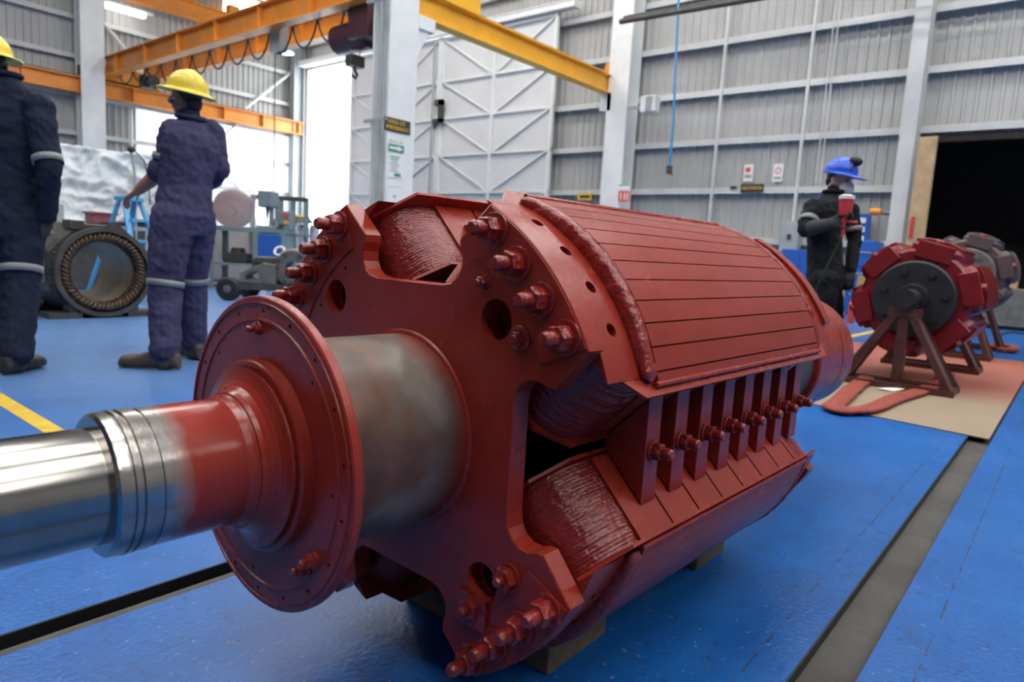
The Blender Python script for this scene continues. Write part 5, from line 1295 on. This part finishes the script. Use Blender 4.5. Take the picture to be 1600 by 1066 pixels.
# milky drums
for i, px in enumerate((458, 474, 490)):
    p = gz(px, 436); k = kpx(p); h_ = 0.85+(382-359)/k
    d_ = empty('plastic_drum', (p.x, p.y, 0), 0, ('milky plastic drum nearest the blue cupboard', 'middle one of the three milky plastic drums', 'milky plastic drum nearest the red rotor')[i], 'drum', 'milky plastic drums beside the bench')
    q = MB(); r_ = 7.6/k; q.lathe([(0, r_*0.9), (0.03, r_), (h_*0.33, r_), (h_*0.35, r_*1.03), (h_*0.37, r_), (h_*0.63, r_), (h_*0.65, r_*1.03), (h_*0.67, r_), (h_-0.08, r_), (h_, r_*0.8)], 22, axis='z'); q.build('barrel', 'lavender', d_)
    q = MB(); q.lathe([(h_, r_*0.25), (h_+0.03, r_*0.25)], 12, axis='z', org=(r_*0.35, 0, 0)); q.build('bung', 'blue_paint', d_)
p = gz(470, 436); k = kpx(p); z_ = 0.85+(382-359)/k
d_ = empty('funnel_tray', (p.x, p.y, z_+0.03), RZ, 'black tray with yellow rim lying on the milky drums', 'tray')
q = MB(); q.lathe([(0, 0.26), (0.12, 0.16), (0.12, 0.0)], 20, axis='z', cap=False); q.lathe([(0, 0.0), (0, 0.26)], 20, axis='z', cap=False); q.build('dome', 'dark_iron', d_); q = MB(); q.lathe([(0.12, 0.0), (0.125, 0.17), (0.16, 0.16), (0.16, 0.0)], 20, axis='z', cap=False); q.build('rim', 'hat_yellow', d_)
# wrapped wheel
p = gz(362, 440); k = kpx(p); wr = empty('wrapped_wheel', (p.x, p.y, 0), RZ, 'maroon wheel wrapped in clear plastic behind the work bench', 'wheel')
rw2 = 29/k; zw = 0.85+(378-337)/k
q = MB(); q.lathe([(-0.1, 0.0), (-0.1, rw2*0.9), (-0.08, rw2), (0.12, rw2), (0.14, rw2*0.9), (0.14, 0)], 40, axis='y', org=(0.02, 0, zw), cap=False); q.lathe([(-0.2, 0.0), (-0.2, 0.12), (-0.1, 0.14)], 20, axis='y', org=(0.02, 0, zw), cap=False); q.build('wheel_disc', 'maroon', wr)
q = MB(); q.box((-0.45, -0.2, 0), (0.5, 0.25, zw-rw2*0.93)); q.build('plinth', 'grey_iron', wr)
vs = []; nx, nz = 40, 36; hwx = 40/k; tz = 0.85+(378-294)/k
for j in range(nz+1):
    for i in range(nx+1):
        a = 2*PI*i/nx; t = j/nz; r_ = (1-0.15*t) if t < 0.85 else (1-0.15*t)*(1-((t-0.85)/0.15)**2*0.6)
        n_ = 1+0.10*noise.noise(Vector((math.cos(a)*3, math.sin(a)*3, t*5)))
        vs.append((hwx*r_*math.cos(a)*n_, 0.42*r_*math.sin(a)*n_, 0.05+t*(tz-0.05)))
q = MB(); q.add(vs, [(j*(nx+1)+i, j*(nx+1)+i+1, (j+1)*(nx+1)+i+1, (j+1)*(nx+1)+i) for j in range(nz) for i in range(nx)], 0, True); q.build('plastic_wrap', 'wrap', wr)
# dark end frame on a dolly
p = gz(408, 470); k = kpx(p); df = empty('motor_end_frame', (p.x, p.y, 0), RZ, 'dark cast motor end frame on a wheeled dolly behind the end disc', 'casting')
def X_(px): return (px-408)/k
q = MB(); q.box((X_(376), -0.25, 0.16), (X_(476), 0.35, 0.24)); q.build('dolly_deck', 'dark_iron', df)
for px, y_ in ((368, -0.22), (470, -0.2), (375, 0.3), (470, 0.3)):
    q = MB(); q.lathe([(-0.05, 0.0), (-0.05, 0.13), (-0.035, 0.155), (0.035, 0.155), (0.05, 0.13), (0.05, 0.0)], 24, axis='y', org=(X_(px), y_, 0.155), cap=False); w2 = q.build('wheel', 'black', df)
    q = MB(); q.lathe([(-0.06, 0.0), (-0.06, 0.05), (0.06, 0.05), (0.06, 0.0)], 12, axis='y', org=(X_(px), y_, 0.155), cap=False); q.build('wheel_hub', 'grey_iron', w2)
ol = [(X_(384), 0.24), (X_(438), 0.24), (X_(438), 0.50), (X_(420), 0.52), (X_(400), 0.44), (X_(384), 0.38)]
hl = [(X_(393), 0.29), (X_(393), 0.34), (X_(405), 0.40), (X_(418), 0.40), (X_(412), 0.29)]
q = MB(); q.prism(ol, [hl], lambda u, v, h: (u, h, v), 0.05, -0.22, ch=0.008); q.build('bracket', 'grey_iron', df)
q = MB(); q.lathe([(-0.16, 0.10), (-0.16, 0.24), (-0.10, 0.27), (0.10, 0.27), (0.10, 0.10)], 30, axis='y', org=(X_(462), 0.0, 0.46), cap=False); q.lathe([(0.10, 0.10), (-0.16, 0.10)], 30, axis='y', org=(X_(462), 0.0, 0.46), cap=False); q.build('bearing_housing', 'grey_iron', df)
for i in range(6): a = i*PI/3; q = MB(); q.lathe([(-0.19, 0.0), (-0.19, 0.022), (-0.16, 0.022)], 8, axis='y', org=(X_(462)+0.2*math.cos(a), 0, 0.46+0.2*math.sin(a)), cap=False); q.build('bolt', 'dark_iron', df)
q = MB(); q.box((X_(404), -0.16, 0.50), (X_(446), 0.06, 0.60), ch=0.02); q.box((X_(398), -0.10, 0.42), (X_(410), 0.0, 0.56)); q.build('brush_holder', 'dark_iron', df)
rg = [(X_(440)+0.065*math.cos(2*PI*i/20), -0.10+0.04*math.sin(2*PI*i/20), 0.64+0.055*math.sin(2*PI*i/20)) for i in range(20)]
q = MB(); q.tube(rg, 0.018, 8, closed=True); o = q.build('white_ring', 'mask', loc=(p.x, p.y, 0.04), rot=(0, 0, RZ)); tag(o, 'white ring resting on the dark motor end frame', 'ring')

# ---- right hand side: mat, slings, second and third rotor
ma, mb_ = gz(1545, 688), gz(1258, 630)
q = MB(); M0 = Vector((ma.x, ma.y, 0)); pts = [(0, 0), (4.6, 0), (4.6, 2.1), (mb_.x-ma.x-0.02, 2.1), (mb_.x-ma.x, mb_.y-ma.y)]
q.prism(pts, [], lambda u, v, h: (u, v, h), 0.0, 0.006); tag(q.build('floor_mat', 'mat', loc=(M0.x, M0.y, 0.001)), 'beige board sheet with red overspray under the red rotor on stands', 'mat')
def small_rotor(X, px, py, radius, name, label, redm, diskm, length=0.85):
    c = gx(px, py, X); r = empty(name, (X, c.y, 0), 0, label, 'rotor'); z = c.z; org = (0, 0, z)
    R_ = radius
    q = MB(); q.lathe([(-0.36, 0.0), (-0.36, 0.07), (length+0.55, 0.07), (length+0.55, 0)], 24, org=org, cap=False); q.build('shaft', diskm, r)
    q = MB(); q.lathe([(-0.05, 0.0), (-0.05, R_*0.60), (-0.04, R_*0.63), (0.02, R_*0.63), (0.02, R_*0.5)], 44, org=org, cap=False); dk = q.build('front_disc', diskm, r)
    for i in range(7):
        a = 2*PI*i/7+0.3; q = MB(); q.lathe([(-0.075, 0.0), (-0.075, R_*0.06), (-0.05, R_*0.07)], 12, org=(0, R_*0.47*math.cos(a), z+R_*0.47*math.sin(a)), cap=False); q.build('disc_bolt', diskm, dk)
    q = MB(); q.lathe([(-0.09, 0.0), (-0.09, R_*0.22), (-0.05, R_*0.26)], 24, org=org, cap=False); hb_ = q.build('hub_cap', diskm, dk)
    for i in range(3): q = MB(); q.lathe([(-0.100, R_*0.02), (-0.100, R_*0.045), (-0.088, R_*0.045)], 10, org=(0, (i-1)*R_*-0.075, z-(i-1)*R_*0.10), cap=False); q.build('centre_ring', 'grey_steel', hb_)
    q = MB(); q.lathe([(0.02, R_*0.5), (0.02, R_*0.80), (0.05, R_*0.85), (length-0.03, R_*0.85), (length, R_*0.78), (length, R_*0.3)], 44, org=org, cap=False); q.build('spider', redm, r)
    p0_ = None; npole = 6
    for i in range(npole):
        a = 2*PI*i/npole+0.26
        if p0_ is None:
            q = MB(); w_ = R_*0.40
            ol = arc(length-0.04-0.1, w_-0.1, 0.1, 0, 90, 5)+arc(0.02+0.1, w_-0.1, 0.1, 90, 180, 5)+arc(0.02+0.1, -w_+0.1, 0.1, 180, 270, 5)+arc(length-0.04-0.1, -w_+0.1, 0.1, 270, 360, 5)
            q.prism(ol, [], lambda u, v, h: (u, v, h), R_*0.62, R_*0.93, ch=0.03, smooth_side=True); p0_ = q.build('coil', redm, r, loc=org, rot=(a, 0, 0))
            q = MB(); tt = [-0.36+0.72*k/8 for k in range(9)]
            ol = [(R_*1.03*math.sin(t), R_*1.03*math.cos(t)) for t in tt]+[(R_*0.36, R_*0.90), (-R_*0.36, R_*0.90)]
            q.prism(ol[::-1], [], lambda u, v, h: (h, u, v), 0.10, length-0.12, ch=0.006); s_ = q.build('pole_shoe', redm, p0_)
            for bx in (0.05, length-0.08):
                q = MB(); q.lathe([(R_*0.90, 0.035), (R_*1.00, 0.035), (R_*1.03, 0.02), (R_*1.03, 0)], 6, smooth=False, axis='z', org=(bx, 0, 0), cap=False)
                q.build('pole_bolt', 'red_rough', p0_)
            q = MB(); q.box((0.0, -R_*0.28, R_*0.66), (0.03, R_*0.28, R_*0.96), ch=0.008); cl_ = q.build('coil_clamp', redm, p0_)
        else:
            c_ = copy_part(p0_, r, rot=(a, 0, 0))
            for ch_ in list(p0_.children): copy_part(ch_, c_)
    return r, c, z
r2, c2, z2 = small_rotor(6.05, 1428, 466, 0.455, 'small_rotor', 'smaller red rotor with a dark round end resting on steel stands', 'red_deep', 'black', 0.95)
r3, c3, z3 = small_rotor(8.9, 1508, 428, 0.44, 'small_rotor', 'greyed unpainted rotor behind the smaller red rotor', 'greyed', 'grey_iron', 0.8)
def a_frame(x, y, ztop, spread, label, mat='red_dark', ln=0.30):
    r = empty('shaft_stand', (x, y, 0), 0, label, 'stand', 'steel stands under the smaller rotors')
    for sx, sy in ((-1, -1), (-1, 1), (1, -1), (1, 1)):
        q = MB(); q.bar((sx*0.03, sy*0.05, ztop-0.03), (sx*ln, sy*spread, 0.04), 0.05, 0.05); q.build('leg', mat, r)
    q = MB(); q.bar((0, 0, ztop-0.03), (0, 0, 0.05), 0.07, 0.07, up=(1, 0, 0)); q.build('post', mat, r)
    for sx in (-1, 1): q = MB(); q.bar((sx*ln, -spread-0.03, 0.025), (sx*ln, spread+0.03, 0.025), 0.05, 0.05); q.build('base_rail', mat, r)
    for sy in (-1, 1): q = MB(); q.bar((-ln, sy*spread, 0.025), (ln, sy*spread, 0.025), 0.05, 0.05); q.build('cross_rail', mat, r)
    q = MB(); q.obox((0, 0, ztop-0.03), (0.05, 0, 0), (0, 0.11, 0), (0, 0, 0.03)); q.build('saddle', mat, r)
    return r
a_frame(6.05-0.27, c2.y, z2-0.07, 0.36, 'brown steel stand under the near end of the smaller red rotor', ln=0.14)
a_frame(6.05+1.30, c2.y, z2-0.07, 0.36, 'brown steel stand under the far end of the smaller red rotor', ln=0.14)
a_frame(8.9-0.26, c3.y, z3-0.07, 0.34, 'brown steel stand under the near end of the greyed rotor', ln=0.12)
a_frame(8.9+1.15, c3.y, z3-0.07, 0.34, 'brown steel stand under the far end of the greyed rotor', ln=0.12)
# slings
def sling(name, pix, wid, th, label, closed=False, z0=0.008):
    P = [gz(*q_) for q_ in pix]; P, _ = catmull(P, [1]*len(P), 8)
    base = Vector((P[0].x, P[0].y, 0)); vs = []; n = 8; K = len(P)
    for i, p_ in enumerate(P):
        d = (P[min(i+1, K-1)]-P[max(i-1, 0)]); d.z = 0; d.normalize(); sd = Vector((-d.y, d.x, 0))
        bump = 0.012*noise.noise(Vector((p_.x*5, p_.y*5, 0)))+0.012
        w_ = wid*(1+0.18*noise.noise(Vector((p_.x*7, p_.y*7, 4))))
        for k in range(n):
            a = 2*PI*k/n; ca, sa = math.cos(a), math.sin(a)
            vs.append(p_-base+sd*math.copysign(abs(ca)**0.5, ca)*w_+Vector((0, 0, z0+th+bump*0.5+math.copysign(abs(sa)**0.5, sa)*th)))
    q = MB(); q.add(vs, [(i*n+k, i*n+(k+1) % n, (i+1)*n+(k+1) % n, (i+1)*n+k) for i in range(K-1) for k in range(n)]+[tuple(range(n-1, -1, -1)), tuple((K-1)*n+k for k in range(n))], 0, True)
    return tag(q.build(name, 'sling', loc=base), label, 'sling')
sling('lifting_sling', [(1358, 592), (1338, 608), (1316, 628), (1302, 641), (1312, 648), (1328, 648), (1340, 648), (1360, 645), (1400, 628), (1440, 616), (1470, 600), (1479, 588)], 0.062, 0.013, 'long red lifting sling looped on the beige mat in front of the stand')
sling('lifting_sling', [(1545, 548), (1558, 543), (1572, 545), (1584, 548), (1578, 552), (1560, 551)], 0.05, 0.025, 'red lifting sling bundled on the floor right of the smaller red rotor')
q = MB(); P = [gz(*q_, 0.01) for q_ in ((1545, 560), (1556, 530), (1575, 520), (1600, 522), (1640, 530))]; P, _ = catmull(P, [1]*5, 6); q.tube(P, 0.012, 6); tag(q.build('floor_cable', 'black'), 'black cable lying on the floor near the dark booth', 'cable')
p = gz(1392, 612); q = MB(); q.prism([(-0.11, -0.02), (0.0, -0.035), (0.10, 0.0), (0.05, 0.03), (-0.04, 0.03)], [], lambda u, v, h: (u, v, h+0.02*math.sin(u*20)**2), 0.0, 0.003); tag(q.build('paper_scrap', 'paper', loc=(p.x, p.y, 0.008), rot=(0, 0, RZ)), 'torn white paper scrap on the beige mat', 'paper')

# ---- along the back wall behind the third worker
def wall_box(name, pxa, pya, pxb, pyb, X, dx, mat, label, cat, ch=0.01):
    a = gx(pxa, (pya+pyb)/2, X); b = gx(pxb, (pya+pyb)/2, X); t = gx((pxa+pxb)/2, pya, X).z; bt = gx((pxa+pxb)/2, pyb, X).z
    r = empty(name, (X, (a.y+b.y)/2, bt), 0, label, cat); w_ = abs(a.y-b.y)/2; h_ = t-bt
    q = MB(); q.box((0, -w_, 0), (dx, w_, h_), ch=ch); q.build('body', mat, r)
    return r, w_, h_
r, w_, h_ = wall_box('electrical_cabinet', 1218, 346, 1247, 396, 15.48, 0.26, 'grey_steel', 'grey electrical cabinet on the back wall left of the third worker', 'cabinet')
q = MB(); q.box((-0.02, -w_+0.03, 0.03), (0, w_-0.03, h_-0.03), ch=0.004); q.build('door', 'grey_steel', r); q = MB(); q.box((-0.05, -0.05, h_*0.45), (-0.02, 0.02, h_*0.6)); q.build('lock', 'black', r)
def floor_box(name, pxa, pxb, ptop, X, dep, mat, label, cat):
    a = gx(pxa, ptop, X); b = gx(pxb, ptop, X); r = empty(name, (X, (a.y+b.y)/2, 0), 0, label, cat); w_ = abs(a.y-b.y)/2; h_ = (a.z+b.z)/2
    q = MB(); q.box((0, -w_, 0.06), (dep, w_, h_), ch=0.012); q.build('body', mat, r)
    q = MB(); q.box((0.05, -w_+0.05, 0), (dep-0.05, w_-0.05, 0.06)); q.build('plinth', 'black', r)
    return r, w_, h_
r, w_, h_ = floor_box('machine_cabinet', 1222, 1284, 390, 14.8, 0.6, 'blue_paint', 'blue machine cabinet behind the third worker', 'cabinet')
q = MB(); q.box((-0.02, -w_+0.06, h_*0.15), (0, -0.03, h_-0.08)); q.build('door', 'blue_paint', r); q = MB(); q.box((-0.02, 0.03, h_*0.15), (0, w_-0.06, h_-0.08)); q.build('door', 'blue_paint', r)
r, w_, h_ = floor_box('tool_cabinet', 1330, 1372, 376, 14.4, 0.55, 'blue_paint', 'blue tool cabinet right of the third worker', 'cabinet')
for i in range(3): q = MB(); z_ = 0.15+i*h_*0.28; q.box((-0.02, -w_+0.05, z_), (0, w_-0.05, z_+h_*0.24)); d_ = q.build('drawer', 'blue_paint', r); q = MB(); q.box((-0.045, -0.15, z_+h_*0.17), (-0.02, 0.15, z_+h_*0.19)); q.build('handle', 'grey_steel', d_)
r, w_, h_ = wall_box('card_board', 1326, 334, 1358, 384, 15.70, 0.095, 'blue_paint', 'blue board with rows of white cards on the back wall', 'board', 0.005)
for j in range(3):
    for i in range(2): q = MB(); yc = (i-0.5)*w_*0.8+0.02; zc_ = h_*(0.22+0.28*j); q.box((-0.012, yc-w_*0.28, zc_-h_*0.07), (0, yc+w_*0.28, zc_+h_*0.09)); q.build('card', 'paper', r)
a, b = gx(1364, 331, 15.4), gx(1398, 335, 15.4); pb_ = empty('wall_pipe', (15.4, (a.y+b.y)/2, a.z), 0, 'grey wall pipe with an orange valve near the tan door edge', 'pipe')
q = MB(); q.tube([(0, a.y-(a.y+b.y)/2, 0), (0, b.y-(a.y+b.y)/2, b.z-a.z)], 0.04, 10); q.build('pipe', 'grey_iron', pb_); q = MB(); q.tube([(0, a.y-(a.y+b.y)/2+0.05, 0), (0, a.y-(a.y+b.y)/2-0.15, 0)], 0.075, 10); q.build('valve', 'orange', pb_)
for yy in (-0.15, 0.15): q = MB(); q.box((0, yy-0.02, -0.02), (0.42, yy+0.02, 0.02)); q.build('bracket', 'grey_iron', pb_)
r, w_, h_ = wall_box('wall_shelf', 1376, 377, 1402, 383, 15.5, 0.4, 'white_steel', 'short white wall shelf beside the tan door edge', 'shelf', 0.0)
r, w_, h_ = floor_box('ochre_crate', 1340, 1366, 432, 13.6, 0.35, 'ochre', 'ochre timber crate on the floor behind the third worker', 'crate')
for z_ in (h_*0.3, h_*0.6): q = MB(); q.box((-0.015, -w_, z_), (0, w_, z_+0.06)); q.build('slat', 'ochre', r)
p = gz(1328, 505); k = kpx(p); rp = empty('red_canister', (p.x, p.y, 0), 0, 'slim red canister standing on the floor right of the big rotor', 'canister'); hh = 37/k
q = MB(); q.lathe([(0, 0.05), (0.02, 0.055), (hh*0.8, 0.055), (hh*0.9, 0.03)], 18, axis='z'); q.build('body', 'gun_red', rp); q = MB(); q.lathe([(hh*0.9, 0.03), (hh, 0.035), (hh, 0.0)], 12, axis='z', cap=False); q.build('cap', 'sign_red', rp)
p = gz(1344, 500); k = kpx(p); q = MB(); q.lathe([(0, 0.055), (16/k, 0.07), (16/k, 0.062), (0.02, 0.05), (0.02, 0)], 18, axis='z', cap=False); q.lathe([(0, 0), (0, 0.055)], 18, axis='z', cap=False); tag(q.build('paint_pot', 'paper', loc=(p.x, p.y, 0)), 'small white paint pot on the floor beside the red canister', 'pot')
# tan door edge
a, b = gx(1421, 330, 15.1), gx(1450, 330, 15.1); zt = gx(1436, 214, 15.1).z
td = empty('booth_door', (15.1, (a.y+b.y)/2, 0), 0, 'tan painted door edge standing beside the dark booth opening', 'door'); w_ = abs(a.y-b.y)/2
q = MB(); q.box((0, -w_, 0.03), (0.10, w_, zt), ch=0.01); q.build('door_leaf', 'tan_board', td)
q = MB(); q.box((-0.03, w_*0.3, 1.55), (0, w_*0.7, 1.95)); q.build('red_handle_plate', 'gun_red', td)
q = MB(); q.box((-0.02, -w_, 0.0), (0.12, w_, 0.03)); q.build('bottom_rail', 'dark_iron', td)
# grey crate and pale block at the booth mouth
r, w_, h_ = floor_box('grey_crate', 1540, 1640, 452, 14.4, 0.8, 'grey_iron', 'grey crate at the mouth of the dark booth', 'crate')
q = MB(); q.box((-0.1, -0.12, 0), (0.1, 0.12, 0.22), ch=0.01); p = gx(1577, 445, 14.6); tag(q.build('pale_block', 'tan_board', loc=(14.65, p.y, h_)), 'pale timber offcut on the grey crate', 'timber')

# ---- signs
def sign(name, pts, n_, mat, label, border=None):
    """flat plate through three corner points: top left, top right, bottom left"""
    a, b, c = [Vector(x) for x in pts]; n_ = Vector(n_); ctr_ = (b+c)/2; u, v = (b-a), (a-c)
    r = empty(name, ctr_, 0, label, 'sign')
    q = MB(); q.obox(n_*-0.004, u/2, v/2, n_*0.004); q.build('plate', mat, r)
    return r, u, v
def on(r, u, v, n_, cx, cy, w_, h_, mat, nm, lift=0.002):
    q = MB(); q.obox(u*cx+v*cy+Vector(n_)*lift*0.5, u*w_/2, v*h_/2, Vector(n_)*lift*0.5); return q.build(nm, mat, r)
NY = (0, -1, 0); NX = (-1, 0, 0)
Yc = CY0-0.012
def sy_(pxl, pyt, pxr, pyb):       # rectangle on the column face from two pixel corners
    a = gy(pxl, pyt, Yc); b = gy(pxr, pyt, Yc); c = gy(pxl, pyb, Yc); x0, x1, z1, z0 = a.x, b.x, a.z, c.z
    return [(x0, Yc, z1), (x1, Yc, z1), (x0, Yc, z0)]
a = gy(601, 183, Yc); b = gy(641, 208, Yc); zt, zb = gy(601, 181, Yc).z, gy(601, 203, Yc).z
r, u, v = sign('area_sign', [(a.x, Yc, zt), (b.x, Yc, zt), (a.x, Yc, zb)], NY, 'sign_black', 'black sign with yellow lettering on the freestanding column')
W_ = u.length; H_ = v.length
text_mesh('lettering', 'AREA DE', H_*0.42, 'sign_yellow', r, Vector(NY)*0.004+v*0.21-u*0.04, (1, 0, 0), (0, 0, 1), width=W_*0.66)
text_mesh('lettering', 'EMBOBINADO', H_*0.42, 'sign_yellow', r, Vector(NY)*0.004-v*0.21, (1, 0, 0), (0, 0, 1), width=W_*0.86)
r, u, v = sign('exit_route_sign', sy_(607, 216, 632, 236), NY, 'paper', 'green and white arrow sign below the black sign on the column')
on(r, u, v, NY, 0, -0.18, 0.98, 0.60, 'sign_green', 'green_field')
o = MB(); o.prism([(-0.42, -0.10), (0.10, -0.10), (0.10, -0.24), (0.44, 0.0), (0.10, 0.24), (0.10, 0.10), (-0.42, 0.10)], [], lambda x, y, h: tuple(u*x+v*(y-0.18)+Vector(NY)*h), 0.002, 0.004); o.build('arrow', 'paper', r)
text_mesh('lettering', 'RUTA DE', v.length*0.26, 'sign_green', r, Vector(NY)*0.003+v*0.32, (1, 0, 0), (0, 0, 1), width=u.length*0.8)
r, u, v = sign('notice', sy_(606, 238, 631, 276), NY, 'paper', 'white notice with green text block on the column')
for k in range(7): on(r, u, v, NY, -0.06-0.03*(k % 2), 0.36-0.10*k, 0.62-0.12*(k % 3), 0.05, 'sign_green' if k < 2 else 'sign_grey', 'text_line')
on(r, u, v, NY, 0.14, -0.38, 0.42, 0.14, 'sign_green', 'green_stamp')
r, u, v = sign('notice', sy_(605, 287, 629, 318), NY, 'paper', 'white notice with a thin top line low on the column')
on(r, u, v, NY, 0, 0.38, 0.8, 0.03, 'sign_grey', 'rule_line'); on(r, u, v, NY, 0, -0.1, 0.16, 0.14, 'sign_grey', 'emblem')
def sx_(pxl, pyt, pxr, pyb, X):
    a = gx(pxl, pyt, X); b = gx(pxr, pyt, X); c = gx(pxl, pyb, X); return [(X, a.y, a.z), (X, b.y, a.z), (X, a.y, c.z)]
def xsign(name, box, X, mat, label):
    return sign(name, sx_(*box, X), NX, mat, label)
UX = (0, -1, 0)
r, u, v = xsign('area_sign', (1158, 288, 1194, 301), 15.77, 'sign_black', 'black and yellow sign on the ribbed wall girt below two notices')
text_mesh('lettering', 'AREA DE PINTURA', v.length*0.6, 'sign_yellow', r, Vector(NX)*0.004, UX, (0, 0, 1), width=u.length*0.86)
r, u, v = xsign('area_sign', (903, 302, 925, 313), 15.77, 'sign_yellow', 'yellow sign on the girt left of the back wall column')
on(r, u, v, NX, 0, 0, 0.7, 0.4, 'sign_black', 'dark_text', 0.002); on(r, u, v, NX, 0.55, 0, 0.12, 0.6, 'sign_black', 'edge_tab', 0.002)
r, u, v = xsign('extinguisher_sign', (967, 299, 984, 315), 15.20, 'sign_red', 'red and white extinguisher sign on the back wall column')
for x_ in (-0.28, 0.05, 0.3): on(r, u, v, NX, x_, 0, 0.10, 0.7, 'paper', 'white_mark')
r, u, v = xsign('notice', (966, 288, 984, 297), 15.20, 'paper', 'white sign with green top above the red extinguisher sign'); on(r, u, v, NX, 0, 0.35, 0.9, 0.2, 'sign_green', 'green_bar')
r, u, v = xsign('notice', (1163, 257, 1178, 284), 15.94, 'paper', 'white notice with a red symbol above the black and yellow sign')
on(r, u, v, NX, -0.05, 0.18, 0.5, 0.26, 'sign_red', 'symbol'); on(r, u, v, NX, 0, -0.2, 0.7, 0.2, 'sign_grey', 'text_block')
r, u, v = xsign('notice', (1209, 256, 1225, 284), 15.94, 'paper', 'white notice with a round ban symbol nearest the third worker')
q = MB(); q.prism(circle(0, 0.19, 0.30, 24), [circle(0, 0.19, 0.22, 24)], lambda x, y, h: tuple(u*x+v.normalized()*(y*u.length)+Vector(NX)*h), 0.0, 0.003); q.build('ban_ring', 'sign_red', r); on(r, u, v, NX, 0, -0.3, 0.7, 0.14, 'sign_grey', 'text_block')
r, u, v = xsign('area_tag', (1141, 291, 1151, 295), 15.77, 'sign_black', 'tiny black tag on the girt left of the black and yellow sign')
r, w_, h_ = wall_box('junction_box', 1000, 149, 1024, 174, 15.0, 0.248, 'white_steel', 'white ribbed junction box on the back wall column below the yellow beam', 'box')
q = MB(); q.box((0.30, -0.02, h_*0.4), (0.34, 9.24-r.location.y, h_*0.6)); q.box((0.2, -0.02, h_*0.4), (0.34, 0.02, h_*0.6)); q.build('bracket', 'grey_steel', r)
for y_ in (-0.35, 0.05): q = MB(); q.box((-0.02, y_*w_-0.04, 0.03), (0, y_*w_+0.04, h_-0.03)); q.build('rib', 'grey_steel', r)
# far lamp in the yard
p = gx(535, 268, 30); yl = empty('yard_mirror', (30, p.y, 0), 0, 'dark rounded traffic mirror on a pale post outside the bright doorway', 'mirror')
q = MB(); q.ellipsoid((0, 0, p.z), (0.15, 0, 0), (0, 0.42, 0), (0, 0, 0.33)); q.build('mirror_back', 'grey_steel', yl); q = MB(); q.tube([(0, 0, -0.02), (0, 0, p.z)], 0.05, 8); q.build('post', 'white_steel', yl)
